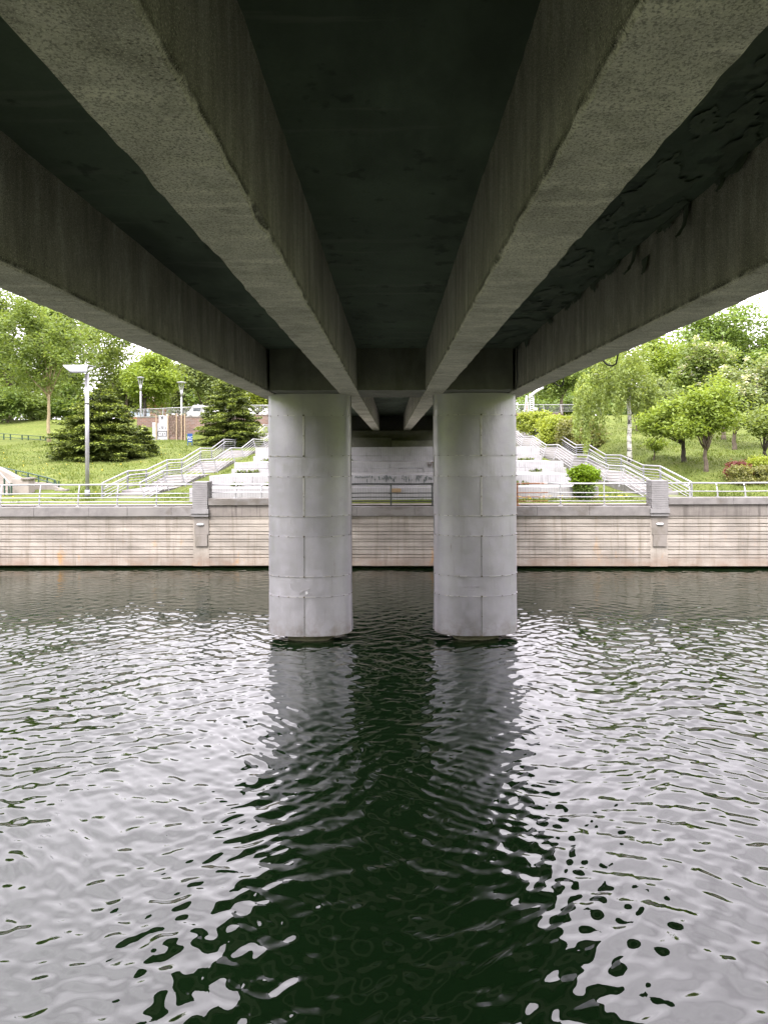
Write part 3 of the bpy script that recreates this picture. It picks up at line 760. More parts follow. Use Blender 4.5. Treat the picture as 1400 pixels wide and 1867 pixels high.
def crown_pts(n, cen, rad, rs, lobes=7, gap=.35):
    """clump centres in a lobed, broken crown"""
    cen, rad = np.array(cen), np.array(rad)
    L = rs.normal(0, 1, (lobes, 3)); L /= np.linalg.norm(L, axis=1)[:, None]; L[:, 2] = L[:, 2]*.8+.1
    lobes = int(lobes*1.7); L = np.concatenate([L, rs.normal(0, .45, (lobes-len(L), 3))])
    L = L*rs.uniform(.45, .80, (lobes, 1)); LR = rs.uniform(.20, .42, lobes)
    out = []
    while len(out) < n:
        k = rs.randint(lobes); d = rs.normal(0, 1, 3); d /= np.linalg.norm(d)
        p = L[k] + d*LR[k]*rs.rand()**.4*(1 if rs.rand() < .9 else 1.5)
        w = cen + p*rad
        if math.sin(w[0]*1.7+w[2]*1.1+k)*math.sin(w[1]*1.5-w[2]*1.9+1.3) > 1-gap*1.6: continue
        out.append(w)
    return np.array(out)

def limb_mesh(base, fork_z, tips, r0, rs, lean=(0, 0), forks=1):
    mb = MB(); b = Vector(base); f = Vector((b.x+lean[0], b.y+lean[1], fork_z))
    k = 7
    pts = [b.lerp(f, i/k) + Vector((rs.normal(0, .025), rs.normal(0, .025), 0))*(1 if 0 < i < k else 0) for i in range(k+1)]
    pts[0] = b - Vector((0, 0, .25))
    mb.tube(pts, [r0*1.35] + [r0*(1.05-.35*i/k) for i in range(1, k+1)], 9)
    for t_ in tips:
        t_ = Vector(t_); s = f.lerp(b, rs.uniform(0, .22)); mid = s.lerp(t_, .5) + Vector((0, 0, abs((t_-s).length)*.10)) + Vector(rs.normal(0, .12, 3))
        q = [s, s.lerp(mid, .5) + Vector(rs.normal(0, .05, 3)), mid, mid.lerp(t_, .55) + Vector(rs.normal(0, .08, 3)), t_]
        mb.tube(q, [r0*.5, r0*.4, r0*.28, r0*.17, r0*.05], 6)
        for _ in range(2):
            e = mid.lerp(t_, rs.uniform(0, .5)); e2 = e + Vector(rs.normal(0, .55, 3)) + Vector((0, 0, .45))
            mb.tube([e, e.lerp(e2, .5) + Vector((0, 0, .08)), e2], [r0*.16, r0*.1, r0*.03], 5)
    return mb

def tree(name, base, fork, cen, rad, leaf, bark, r0, label, group=None, n=260, per=34, spread=.34, size=.17, seed=0, lobes=7, gap=.35, tips=9, lean=(0, 0), droop=0., flower=0, cat='tree', flat=.35):
    rs = np.random.RandomState(seed)
    t = thing(name, base, label, cat, group)
    C = crown_pts(n, cen, rad, rs, lobes, gap)
    tp = C[rs.choice(n, tips, replace=False)]
    limb_mesh(base, fork, tp, r0, rs, lean).build('trunk', MAT[bark], t, smooth=True)
    quads('crown', leaves(C, per, spread, size, rs, flat, 1.5, droop), LF[leaf], t)
    if flower:
        top = C[np.argsort(-(C[:, 2]-.35*C[:, 1]))][:int(n*.62)]
        up = top + np.array([0, -.15, .28])
        quads('blossom', leaves(up[rs.choice(len(up), flower)], 9, .11, size*.75, rs, .6), LF['flower'], t)
    return t

def ptree(name, bx, by, d, x0, x1, ytop, ybot, leaf, bark, r0, label, depth=None, forky=None, **kw):
    """tree given by its trunk foot and crown box as the photo shows them, at depth d"""
    b = P(bx, by, d); b.z = gz(b.x, d) - .02
    a, c = P(x0, ybot, d), P(x1, ytop, d)
    cen = ((a.x+c.x)/2, d, (a.z+c.z)/2); rad = ((c.x-a.x)/2*1.08, depth or (c.x-a.x)/2*1.0, (c.z-a.z)/2*1.08)
    fk = P(bx, forky, d).z if forky else a.z + .15*(c.z-a.z)
    return tree(name, b, fk, cen, rad, leaf, bark, r0, label, **kw)

# --- left bank trees
ptree('young_tree', 90, 805, 60, -20, 165, 520, 748, 'mid', 'bark_pale', .16, 'slim young tree with pale forked trunk left of the big spruce', forky=716, n=460, per=30, spread=.42, size=.21, seed=1, lobes=12, gap=.45, tips=8)
ptree('broadleaf_tree', 20, 765, 80, -110, 95, 470, 760, 'mid', 'bark', .3, 'tall green tree at the left edge of the picture', n=620, per=30, spread=.6, size=.30, seed=2, lobes=10, gap=.42)
ptree('broadleaf_tree', 124, 765, 84, 45, 235, 490, 742, 'mid', 'bark', .28, 'tall green tree with straight dark trunk behind the lamp post', n=620, per=28, spread=.6, size=.30, seed=3, lobes=10, gap=.5, forky=600)
ptree('broadleaf_tree', 232, 762, 88, 150, 325, 575, 748, 'birch', 'bark', .25, 'grey green tree rising behind the tip of the big spruce', n=300, per=28, spread=.9, size=.30, seed=4, lobes=8, gap=.5)
ptree('broadleaf_tree', 264, 752, 82, 222, 350, 628, 756, 'yellow', 'bark_dark', .26, 'bright yellow green tree with dark twin trunk behind upper railing', n=420, per=30, spread=.5, size=.27, seed=5, lobes=8, gap=.4, forky=728)
ptree('broadleaf_tree', 372, 750, 92, 318, 440, 650, 760, 'grey', 'bark', .25, 'pale grey green tree above the parked white van', n=460, per=28, spread=.6, size=.3, seed=6, lobes=7)
ptree('broadleaf_tree', 470, 752, 96, 425, 520, 690, 765, 'hedge', 'bark', .2, 'light green tree between the right-hand spruce and left pier', n=200, per=28, spread=.6, size=.3, seed=7, lobes=6)
for k, (px, d, yt, yb, lf, lb) in enumerate([(5, 90, 722, 768, 'grey', 'grey green bush in the gap at the far left lawn edge'), (150, 88, 715, 768, 'mid', 'green bush in the gap behind the lamp post'), (235, 90, 712, 765, 'grey', 'grey green bush behind the right flank of the broad spruce'), (90, 90, 712, 768, 'grey', 'grey green bush behind the slim young tree trunk'),(15, 76, 690, 772, 'deep', 'dark green bush under the tall tree at the left edge'), (62, 78, 705, 772, 'mid', 'green bush just left of the slim pale-trunked young tree'), (118, 80, 700, 772, 'deep', 'dark green bush seen between young tree and big spruce'), (-40, 74, 700, 772, 'mid', 'green bush cut by the left edge of the picture')]):
    ptree('bush', px, yb, d, px-38, px+38, yt, yb, lf, 'bark', .08, lb, n=150, per=30, spread=.45, size=.24, seed=30+k, lobes=6, gap=.3, cat='bush', forky=yb-4)
# --- right bank trees
ptree('broadleaf_tree', 1320, 790, 84, 1225, 1420, 548, 700, 'deep', 'bark', .35, 'big deep green tree under the sky in the top right corner', n=560, per=32, spread=.6, size=.30, seed=8, lobes=12, gap=.3)
ptree('broadleaf_tree', 1420, 800, 78, 1370, 1520, 575, 740, 'deep', 'bark', .3, 'deep green tree cut by the right edge of the picture', n=420, per=30, spread=.55, size=.3, seed=9, lobes=9)
ptree('broadleaf_tree', 1205, 790, 80, 1140, 1275, 600, 740, 'yellow', 'bark', .28, 'tall yellow green tree behind the birch', n=380, per=30, spread=.55, size=.28, seed=10, lobes=9, gap=.3)
ptree('flowering_tree', 1318, 812, 50, 1235, 1345, 620, 770, 'mid', 'bark', .17, 'white flowering tree behind the two small yellow green trees', n=420, per=32, spread=.36, size=.19, seed=11, lobes=9, gap=.25, flower=240)
ptree('flowering_tree', 1338, 830, 44, 1310, 1430, 640, 785, 'grey', 'bark', .15, 'white flowering tree with bare straight trunk near right edge', n=420, per=32, spread=.34, size=.18, seed=12, lobes=9, gap=.25, flower=200, forky=790)
ptree('small_tree', 1402, 842, 36, 1350, 1450, 735, 795, 'birch', 'bark_dark', .085, 'small tree with thin dark leaning stems at the right edge', n=210, per=30, spread=.26, size=.14, seed=13, lobes=7, tips=10, forky=822, lean=(-.3, 0))
ptree('small_tree', 1245, 843, 37, 1160, 1300, 728, 818, 'yellow', 'bark_dark', .14, 'spreading yellow green tree with short dark trunk on right lawn', n=360, per=32, spread=.27, size=.145, seed=14, lobes=9, gap=.3, tips=12, forky=806, depth=2.1)
ptree('small_tree', 1286, 859, 34.5, 1228, 1350, 690, 806, 'yellow', 'bark', .12, 'taller yellow green tree with pale trunk nearest the right lawn edge', n=360, per=30, spread=.27, size=.14, seed=15, lobes=9, gap=.35, tips=14, forky=815, depth=1.9)
bt = ptree('birch_tree', 1147, 821, 42, 1062, 1205, 590, 770, 'birch', 'birch', .155, 'weeping birch with white and black bark on the right lawn', n=300, per=20, spread=.30, size=.13, seed=16, lobes=9, gap=.35, tips=10, forky=690, droop=.6)
rs = np.random.RandomState(61); V = []
for k in range(95):                            # hanging birch sprays
    px = rs.uniform(1050, 1200); d = 42 + rs.normal(0, 1.6); ytop = 640 + abs(px-1130)*.9 + rs.uniform(-30, 60); L = rs.uniform(1.2, 3.4)
    if px > 1135: L *= .55
    c = P(px, ytop, d); nn = int(L*13)
    z = np.linspace(0, -L, nn); pts = np.stack([c.x+rs.normal(0,.06,nn)+.12*np.sin(z), c.y+rs.normal(0,.06,nn), c.z+z], 1); V.append(leaves(pts, 5, .085, .12, rs, .1, 1.8, 1.))
quads('crown', np.concatenate(V), LF['birch'], bt)
ptree('broadleaf_tree', 1023, 750, 80, 978, 1075, 640, 742, 'mid', 'bark', .26, 'tree with forked brown trunk behind upper right railing', n=260, per=28, spread=.5, size=.26, seed=17, lobes=7, forky=722, tips=7)
ptree('broadleaf_tree', 1080, 752, 88, 1040, 1125, 640, 762, 'deep', 'bark', .2, 'dark green tree between the forked tree and the birch', n=300, per=30, spread=.55, size=.28, seed=18, lobes=8)
ptree('sapling', 1192, 828, 40, 1172, 1212, 798, 822, 'yellow', 'bark', .05, 'little yellow green sapling just right of the birch', n=60, per=26, spread=.16, size=.11, seed=19, lobes=4, tips=4, forky=822)
ptree('broadleaf_tree', 1160, 800, 60, 1140, 1240, 690, 790, 'grey', 'bark', .12, 'grey green tree behind the trunk of the birch', n=260, per=30, spread=.4, size=.22, seed=20, lobes=8)
for k, (px, d, w, yt) in enumerate([(985, 90, 40, 712), (1050, 86, 34, 716), (1130, 84, 45, 722), (1230, 82, 60, 745), (1300, 80, 55, 745), (1380, 80, 60, 740)]):
    lb = ['dark bush left of the forked tree behind upper railing', 'dark bush right of the forked tree behind upper railing', 'dark bush in the shade behind the birch', 'dark bush behind the spreading yellow green tree', 'dark bush behind the first flowering tree', 'dark bush behind the tree at right edge'][k]
    ptree('bush', px, 764, d, px-w, px+w, yt, 775, 'deep', 'bark', .08, lb, n=170, per=30, spread=.5, size=.26, seed=50+k, lobes=7, gap=.2, cat='bush', forky=760)
# --- far wood that closes the view behind both banks
far = None
for k in range(38):
    rs = np.random.RandomState(300+k); x = -95 + 5.2*k + rs.uniform(-2, 2); y = 112 + rs.uniform(-6, 14)
    if k < 4 or far is None or k % 9 == 0:
        z = gz(x, y); h = rs.uniform(11, 14) if x < 30 else rs.uniform(8, 11)
        o = tree('distant_tree', (x, y, z), z+2, (x, y, z+h*.5), (4.8, 4, h*.52), ['mid', 'grey', 'deep', 'mid'][k % 4], 'bark', .25, 'distant green tree in the belt closing the view behind the park', 'distant tree belt', n=240, per=24, spread=.8, size=.42, seed=300+k, lobes=8, gap=.2)
        far = far or []; far.append((o, Vector((x, y, z))))
    else:
        src, l0 = far[k % len(far)]; c = copy_tree(src); c.location = (x, y, gz(x, y)); c.rotation_euler.z = rs.uniform(0, 6.28)

# --- spruces
def spruce(px, py, d, ytop, hw, label, seed, n_lev=17):
    rs = np.random.RandomState(seed); b = P(px, py, d); b.z = gz(b.x, d); zt_ = P(px, ytop, d).z; H = zt_ - b.z; R = hw*d/F
    t = thing('spruce_tree', b, label, 'tree', 'spruces on the left lawn')
    MB().tube([b-Vector((0,0,.2)), b+Vector((0,0,H*.5)), b+Vector((0,0,H*.97))], [.17, .10, .015], 8).build('trunk', MAT['bark_dark'], t, smooth=True)
    dk, tip, br = [], [], MB()
    for i in range(n_lev):
        f = i/(n_lev-1); z = .02*H + f*H*.95; rad = R*(1-f)**.66*(1 if f > .08 else .85)*rs.uniform(.88, 1.1)
        nb = max(5, int(22*(1-f)+5)); a0 = rs.uniform(0, 6.3)
        for k in range(nb):
            a = a0 + 2*PI*k/nb + rs.normal(0, .16); L = rad*rs.uniform(.70, 1.14) + .12
            st = max(3, int(L/.19)); sag = rs.uniform(.05, .22); z1 = z + rs.normal(0, H*.016)
            q = []
            for j in range(1, st+1):
                s = j/st; x_ = L*s; zz = z1 + .14*L - sag*L*(s**1.3)*1.6 + .16*L*max(0, s-.72)
                q.append((b.x+math.cos(a)*x_, b.y+math.sin(a)*x_, b.z+max(.04, zz)))
                if s > .25: dk.append((q[-1], a, .12+.27*L*(1-s*.72)*.62, s))
    P_, A_l, W_, S_ = (np.array([x[i] for x in dk]) for i in range(4))
    def sprays(per, sz, zoff, sel):
        p = np.repeat(P_[sel], per, 0); a = np.repeat(A_l[sel], per); w = np.repeat(W_[sel], per); n = len(p)
        lat = rs.uniform(-1, 1, n)*w; sd = np.sign(lat)
        p = p + np.stack([-np.sin(a)*lat, np.cos(a)*lat, -np.abs(lat)*.16 + zoff + rs.normal(0, .035, n)], 1)
        aa = a + sd*rs.uniform(.25, .95, n); up = rs.normal(0, .26, n) - .10
        dr = np.stack([np.cos(aa), np.sin(aa), up], 1)*(sz*rs.uniform(.7, 1.3, n))[:, None]
        sd_ = np.stack([-np.sin(aa), np.cos(aa), rs.normal(0, .35, n)], 1)*(sz*.26)
        return np.stack([p-sd_*.6, p+dr*.55-sd_, p+dr, p+dr*.45+sd_], 1).reshape(-1, 3)
    quads('crown', sprays(13, .24, 0, slice(None)), LF['spruce'], t)
    quads('new_growth', sprays(9, .18, .06, S_ > .5), LF['spruce_tip'], t)
    return t
spruce(184, 836, 46, 700, 97, 'broad dense spruce behind the lamp post', 71, 19)
spruce(262, 830, 47.5, 780, 26, 'low spreading spruce bough at the right foot of broad spruce', 73, 7)
spruce(420, 805, 58, 672, 66, 'tall dark spruce beside the stairs and the blue WC sign', 72, 18)

# --- shrubs and hedges
def shrub(name, cx, cy, cz, rx, ry, rz, leaf, label, n=120, per=40, spread=.12, size=.09, seed=0, group=None, box=False, cat='shrub'):
    rs = np.random.RandomState(seed); d = rs.normal(0, 1, (n, 3)); d /= np.linalg.norm(d, axis=1)[:, None]
    if box: d = np.sign(d)*np.abs(d)**.5; d /= np.abs(d).max(1)[:, None]*.6+.42
    p = d*(rs.uniform(.35, 1, (n, 1))**.45)*np.array([rx, ry, rz])*(1+.10*np.sin(d[:, :1]*9+seed)) + np.array([cx, cy, cz])
    p = p[p[:, 2] > gz(cx, cy) - .1]
    t = thing(name, (cx, cy, gz(cx, cy)), label, cat, group)
    st = MB()
    for k in range(6):
        e = p[rs.randint(len(p))]; st.tube([(cx+rs.normal(0,.06), cy+rs.normal(0,.06), gz(cx, cy)-.1), tuple((np.array([cx, cy, cz])+e)/2), tuple(e)], [.03, .02, .006], 5)
    st.build('stem', MAT['bark_dark'], t)
    quads('foliage', leaves(p, per, spread, size, rs, .2), LF[leaf], t)
    return t
c = P(1064, 867, 28.8)
shrub('topiary_bush', c.x, 28.8, c.z, .60, .55, .44, 'box', 'clipped round green bush on short stem behind the quay railing', 170, 46, .09, .085, 80)
c2 = P(1064, 894, 28.85); shrub('low_bush', c2.x, 28.85, c2.z, .40, .38, .33, 'deep', 'dark lower bush right beneath the clipped round bush', 80, 40, .08, .08, 81)
c = P(1345, 858, 32.2); shrub('red_shrub', c.x, 32.2, c.z, .58, .5, .42, 'red', 'dark red leaved shrub at right end of the lawn', 120, 42, .10, .085, 82)
c = P(1372, 866, 31.4); shrub('clipped_hedge', c.x, 31.4, c.z-.05, 1.15, .45, .40, 'olive', 'olive brown clipped hedge at right edge, before the red shrub', 190, 46, .10, .085, 83, box=True, cat='hedge')
c = P(1392, 847, 33.5); shrub('low_bush', c.x, 33.5, c.z, .85, .6, .32, 'hedge', 'light green low bush behind the olive hedge', 120, 42, .12, .09, 84)
for k, (px, py, d, rx, rz, lf, lb) in enumerate([(975, 771, 62, 2.6, .42, 'hedge', 'clipped yellow green hedge beside the top of the right stairs'), (1022, 775, 60, 2.3, .42, 'hedge', 'clipped yellow green hedge continuing right below brick wall'),
        (1012, 790, 54, 1.25, .75, 'hedge', 'rounded light green bush left of the olive bushes by right stairs'), (1040, 792, 52, 1.1, .8, 'olive', 'pale olive bush, middle of three beside right stairs'), (1072, 796, 50, 1.2, .75, 'olive', 'olive bush with pink tinge, rightmost of three beside right stairs')]):
    c = P(px, py, d); g0 = gz(c.x, d); shrub('low_bush', c.x, d, max(c.z, g0+.35), rx, .9, rz+max(0, (c.z-g0)*.35), lf, lb, 150, 40, .2, .15, 85+k)

# --- grass tufts and dandelions (stuff)
rs = np.random.RandomState(90); n = 120000
x = rs.uniform(-34, 34, n); y = 28.3 + 40*rs.rand(n)**1.5
ok = ~((np.abs(np.abs(x-.08)-12.6) < 1.35) & (y > 28.2)) & ~((np.abs(x) < 9.6) & (y > 28.95)) & ~((np.abs(x+.6) < 1.5) & (y < 29.4)) & ~((x < -15.2) & (x > -21.5) & (y > 29.5) & (y < 33.8) & (x < -16.5))
ok &= y > 28.75 - .03*x
x, y = x[ok], y[ok]; n = len(x); z = zt(x, y) - .01
h = rs.uniform(.05, .15, n)*(.6+.7*(np.sin(x*1.3)*np.sin(y*1.1+x*.4) > 0)); w = rs.uniform(.02, .055, n); a = rs.uniform(0, 6.28, n); ln = rs.normal(0, .05, (n, 2))
V = np.stack([np.stack([x-np.cos(a)*w, y-np.sin(a)*w, z], 1), np.stack([x+np.cos(a)*w, y+np.sin(a)*w, z], 1), np.stack([x+ln[:, 0], y+ln[:, 1], z+h], 1)], 1).reshape(-1, 3)
tag(quads('grass', V, LF['blade'], n=3), 'short lawn grass on the bank', 'grass', kind='stuff')
n = 260; x = np.concatenate([rs.uniform(-30, -15, n//2), rs.uniform(4.5, 11, n//2)]); y = np.concatenate([rs.uniform(30, 52, n//2), rs.uniform(28.75, 29.05, n//2)])
C = np.stack([x, y, zt(x, y)+.12], 1); tag(quads('dandelions', leaves(C, 3, .02, .06, rs, 1.5, 1.), LF['dandelion']), 'scattered yellow dandelions in the grass', 'flowers', kind='stuff')
n = 900; x = np.concatenate([rs.uniform(-9.2, 9.4, n)]); y = rs.choice([31.12, 35.8, 41.4], n) + rs.normal(0, .03, n); zz = np.where(y < 33, 3.40, np.where(y < 38, 3.88, 4.46))
keep = (np.sin(x*1.9+y)*np.sin(x*.8+2*y) > .25) & (np.abs(x) > 2.6); x, y, zz = x[keep], y[keep], zz[keep]
tag(quads('weeds', leaves(np.stack([x, y, zz+.05], 1), 8, .07, .09, rs, .1), LF['blade']), 'weeds along the joints of the terraces', 'weeds', kind='stuff')

# ------------------------------------------------------------------ street furniture
def lamp_big():
    b = P(160, 900, 31.0); b.z = gz(b.x, 31) - .02; zt_ = P(158, 682, 31).z
    t = thing('street_lamp', b, 'tall white lamp post with flat curved head before the spruce', 'lamp post')
    MB().tube([b, Vector((b.x, b.y, zt_+.02))], [.095, .088], 14).build('post', MAT['steel'], t, smooth=True)
    MB().tube([b, b+Vector((0, 0, .35))], [.12, .12], 14).build('base_sleeve', MAT['plate'], t, smooth=True)
    zc_ = P(157, 736, 31).z; MB().tube([(b.x, b.y, zc_-.03), (b.x, b.y, zc_+.03)], .108, 14).build('clamp_band', MAT['steel_dark_and_shade'], t)
    # wide curled reflector plate: flat top, front lip rolled down
    l, r_, yt, ybm = P(120, 668, 31), P(168, 668, 31), P(150, 667, 31).z, P(160, 681, 31).z
    rows = []
    for k in range(15):
        a = k/14
        if a < .55: yy, zz = 31.45 - .7*a/.55, yt - .02
        else:
            q = (a-.55)/.45*PI*.52; yy, zz = 30.75 - .30*math.sin(q), yt - .02 - (yt-ybm)*(1-math.cos(q))
        sh = .50*max(0, (yt-zz)/(yt-ybm))
        rows.append([(l.x + sh + (r_.x-l.x-sh*.9)*j/8, yy, zz) for j in range(9)])
    o = MB().grid(rows).build('lamp_head', MAT['plate'], t, smooth=True); s = o.modifiers.new('thick', 'SOLIDIFY'); s.thickness = .03
    MB().tube([(b.x-.75, 31.2, yt), (b.x-.75, 31.2, yt+.10)], .05, 8).build('sensor', MAT['plate'], t)
lamp_big()
def lamp_funnel(px, d, ytop, ybase, full, lab):
    b = P(px, ybase, d); b.z = gz(b.x, d)-.1; zt_ = P(px, ytop, d).z; h = zt_-b.z
    t = thing('lamp_post', b, lab, 'lamp post', 'lamp posts by the upper railing')
    MB().tube([b, (b.x, b.y, zt_-1.6)], .09, 10).build('post', MAT['steel'], t, smooth=True)
    MB().tube([(b.x, b.y, zt_-1.6), (b.x, b.y, zt_-.9)], [.10, .17], 10).build('neck', MAT['steel'], t, smooth=True)
    for k in range(6):
        a = 2*PI*k/6; MB().tube([(b.x+.15*math.cos(a), d+.15*math.sin(a), zt_-.95), (b.x+.34*math.cos(a), d+.34*math.sin(a), zt_-.08)], .02, 5).build('strut', MAT['steel'], t)
    r = .52 if full else .40
    MB().tube([(b.x, d, zt_-.10), (b.x, d, zt_-.03), (b.x, d, zt_+.02), (b.x, d, zt_+.08)], [r*.92, r, r*.85, r*.2], 20).build('lamp_shade', MAT['plate'], t, smooth=False)
lamp_funnel(331.5, 70.5, 697, 772, True, 'lamp post with dark disc shade above the brick wall')
lamp_funnel(257, 74, 688, 750, False, 'slim pale lamp post at left end of upper railing')
# upper railings
def up_rail(pa, pb, d, base_dy, n, lab, mt='steel', lean=.1):
    a, b = P(*pa, d[0]), P(*pb, d[1]); h = base_dy
    t = thing('upper_railing', (a+b)/2 - Vector((0,0,h)), lab, 'railing')
    MB().tube([a, b], .045, 8).build('handrail', MAT[mt], t, smooth=True)
    for k in range(5):
        o = Vector((0, 0, -h*(k+1)/6)); MB().tube([a+o, b+o], .012, 5).build('crossbar', MAT[mt], t)
    for k in range(n):
        p = a.lerp(b, (k+.5)/n); MB().tube([p+Vector((lean, 0, -h-.1)), p], [.06, .05], 6).build('post', MAT[mt], t)
up_rail((246, 747), (420, 739), (72.3, 72.3), .95, 5, 'thin white upper railing above the brick wall on the left', lean=-.12)
up_rail((440, 739), (540, 739), (73, 73), .95, 3, 'short white railing glimpsed between right-hand spruce and left pier', lean=-.1)
up_rail((880, 738.3), (1100, 737.5), (76, 76), .98, 7, 'white upper railing with leaning posts on the right bank', lean=.16)
# brick walls
a, b = P(336, 800, 71.7), P(500, 760.5, 72.1)
def brick(pa, pb, y0, y1, z0, z1, lab):
    t = thing('brick_wall', ((pa+pb)/2, y0, z0), lab, 'brick wall')
    MB().box(pa, pb, y0, y1, z0-.5, z1).build('wall', MAT['brick'], t); MB().box(pa-.05, pb+.05, y0-.05, y1+.05, z1+.002, z1+.12).build('coping', MAT['pilaster'], t, bevel=.01)
brick(P(250, 760, 71.7).x, P(455, 760, 71.7).x, 71.7, 72.2, 6.2, P(350, 761, 71.7).z, 'long brown brick retaining wall behind the left spruce and sign')
brick(P(460, 760, 74).x, -9.2, 74.6, 75.0, 8, P(480, 757, 74.6).z, 'short brick wall at the top of the left stairs')
brick(P(925, 752, 76.2).x, P(1018, 752, 76.2).x, 76.2, 76.6, P(980, 765, 76.2).z, P(980, 753.5, 76.2).z, 'low brown brick wall under the upper right railing')
# painted boards and vine-covered frame
d = 66.0; zb = gz(P(290, 800, d).x, d)
t = thing('painted_board', P(292, 804, d), 'stepped white board with black scribbles beside the vine frame', 'board')
for x0, x1, yt in ((278, 284.8, 770), (286.8, 291.5, 773), (290, 300, 757), (299, 305.5, 758)):
    a, b = P(x0, 806, d), P(x1, yt, d); MB().box(a.x, b.x, d+random.uniform(0,.05), d+.12, zb-.1, b.z).build('panel', MAT['board'], t, bevel=.01)
a, b = P(287, 806, d), P(305.5, 772, d); MB().box(a.x, b.x, d-.03, d-.002, zb-.1, b.z).build('panel', MAT['board'], t, bevel=.01)
s = MB()
def stroke(pts): s.tube([P(x, y, d-.04) for x, y in pts], .028, 5)
for q in ([(288.5,786),(304.5,786)], [(288.5,795),(304.5,795)], [(288.5,786),(288.5,795)], [(304.5,786),(304.5,795)], [(292,789),(293,792)], [(296.5,789),(297,794)], [(301,789),(301,792)], [(291,780),(291,782)], [(295,777),(296,782)], [(298,777),(297.5,782)], [(302,779),(302,782)]): stroke(q)
s.build('scribble', MAT['black'], t)
s = MB()
for q in ([(294,758.5),(294.6,764)], [(297.4,758.5),(297,764)], [(294.6,761),(297,761)]): s.tube([P(x, y, d-.012) for x, y in q], .028, 5)
s.build('scribble', MAT['black'], t)
t = thing('vine_frame', P(323, 804, d), 'timber frame overgrown with bare brown vines on the left lawn', 'frame')
for px in (285.5, 307, 322.5, 337.5, 331.5):
    a = P(px, 806, d-.15); zt_ = P(px, 754 if px > 300 else 757, d-.15).z; MB().box(a.x-.05, a.x+.05, d-.2, d-.1, zb-.2, zt_).build('post', MAT['timber'], t)
a, b = P(308, 806, d), P(339, 758, d); MB().box(a.x, b.x, d, d+.06, zb, b.z).build('back_panel', MAT['brick'], t)
vm = MB(); r = random.Random(12)
for k in range(120):
    x0 = r.uniform(a.x, b.x); z0 = r.uniform(zb+.3, b.z-.2); L = r.uniform(.3, 1.1); x1 = x0+r.gauss(0,.25)
    vm.tube([(x0, d-.05, z0), ((x0+x1)/2+r.gauss(0,.1), d-.09, z0+L*.5), (x1, d-.06, min(b.z+.1, z0+L))], .02, 4)
vm.build('vine', MAT['twig'], t)
# WC sign
d = 56; a, b = P(342.2, 806.3, d), P(351.3, 790.5, d); zg = gz((a.x+b.x)/2, d)
t = thing('wc_sign', ((a.x+b.x)/2, d, zg), 'small blue WC sign on two short legs by the stairs', 'sign')
MB().box(a.x, b.x, d-.02, d+.02, a.z, b.z).build('sign_board', MAT['blue'], t, bevel=.006)
for xx in (a.x+.03, b.x-.03): MB().box(xx-.025, xx+.025, d-.015, d+.025, zg-.1, a.z-.001).build('leg', MAT['blue'], t)
xc_ = (a.x+b.x)/2; h = b.z-a.z
text_mesh('lettering', 'WC', .36, (xc_, d-.026, a.z+h*.50), MAT['white'], t, .004, .82)
MB().box(a.x+.07, b.x-.06, d-.028, d-.0205, a.z+h*.17, a.z+h*.26).build('underline', MAT['white'], t)
# dark green fence on the far left lawn
t = thing('rail_fence', P(40, 803, 64), 'low dark green rail fence on the upper left lawn', 'fence')
a, b = P(-60, 786, 66), P(87, 796.5, 62); hh = .62
for o in (0, -.34): MB().tube([a+Vector((0,0,o)), b+Vector((0,0,o))], .035, 6).build('rail', MAT['green_rail'], t)
for px in (-40, -15, 10, 22, 43, 54, 75, 84):
    s_ = (px+60)/147; p = a.lerp(b, s_); MB().box(p.x-.045, p.x+.045, p.y-.045, p.y+.045, min(p.z-hh, gz(p.x, p.y)-.1), p.z+.03).build('post', MAT['green_rail'], t)
# ramp walls and rail at the far left
d = 31.6
t = thing('ramp_wall', P(30, 915, d), 'pale concrete ramp wall with steps at the left edge', 'ramp wall')
def wallpoly(pts, d0, th, name, mt='path'):
    fix_normals(MB().prism([P(x, y, d0) for x, y in pts], (0, th, 0)).build(name, MAT[mt], t, bevel=.015))
wallpoly([(-60, 832), (0, 855), (38, 875), (38, 925), (-60, 925)], d+.5, .5, 'side_wall')
wallpoly([(21, 873), (53, 873), (53, 925), (21, 925)], d-.3, .55, 'end_pier')
wallpoly([(38, 871.5), (55, 871.5), (55, 874.5), (38, 874.5)], d-.4, .6, 'cap_stone', 'pilaster')
wallpoly([(53.5, 879), (86, 881), (113, 892), (113, 912), (53.5, 912)], d+.9, .35, 'low_wall', 'pilaster')
wallpoly([(100, 892), (122, 892), (122, 896), (100, 896)], d+.5, .3, 'step_block', 'pilaster')
for k in range(6):
    c = P(-40, 918-7*k, d); c2 = P(20, 918-7*k, d); MB().box(c.x, c2.x, d-.9+.32*k, d+.4, 2.4, 2.75+.17*k).build('step', MAT['path'], t, bevel=.01)
t = thing('ramp_railing', P(60, 895, 32.4), 'dark green handrail on the ramp wall at the left edge', 'railing')
pts = [P(-50, 838, 33.5), P(0, 851.5, 33), P(50, 862, 32.8), P(88, 871, 32.6), P(101, 875.5, 32.5), P(104, 882, 32.5)]
MB().tube(pts, .032, 8).build('handrail', MAT['green_rail'], t)
MB().tube([P(40, 866, 32.85), P(88, 878, 32.6), P(104, 883, 32.5)], .028, 8).build('crossbar', MAT['green_rail'], t)
for px, y0, y1 in ((5, 853, 868), (30, 858, 875), (52, 863, 884), (71, 868, 890), (87, 872, 893), (100, 875, 893), (108, 877, 892)):
    a, b = P(px, y1+5, 32.7), P(px, y0, 32.7); MB().box(a.x-.03, a.x+.03, 32.67, 32.73, a.z-.3, b.z).build('post', MAT['green_rail'], t)
t = thing('step_handrail', P(12, 900, 31.3), 'short dark handrail beside the steps at the left edge', 'railing')
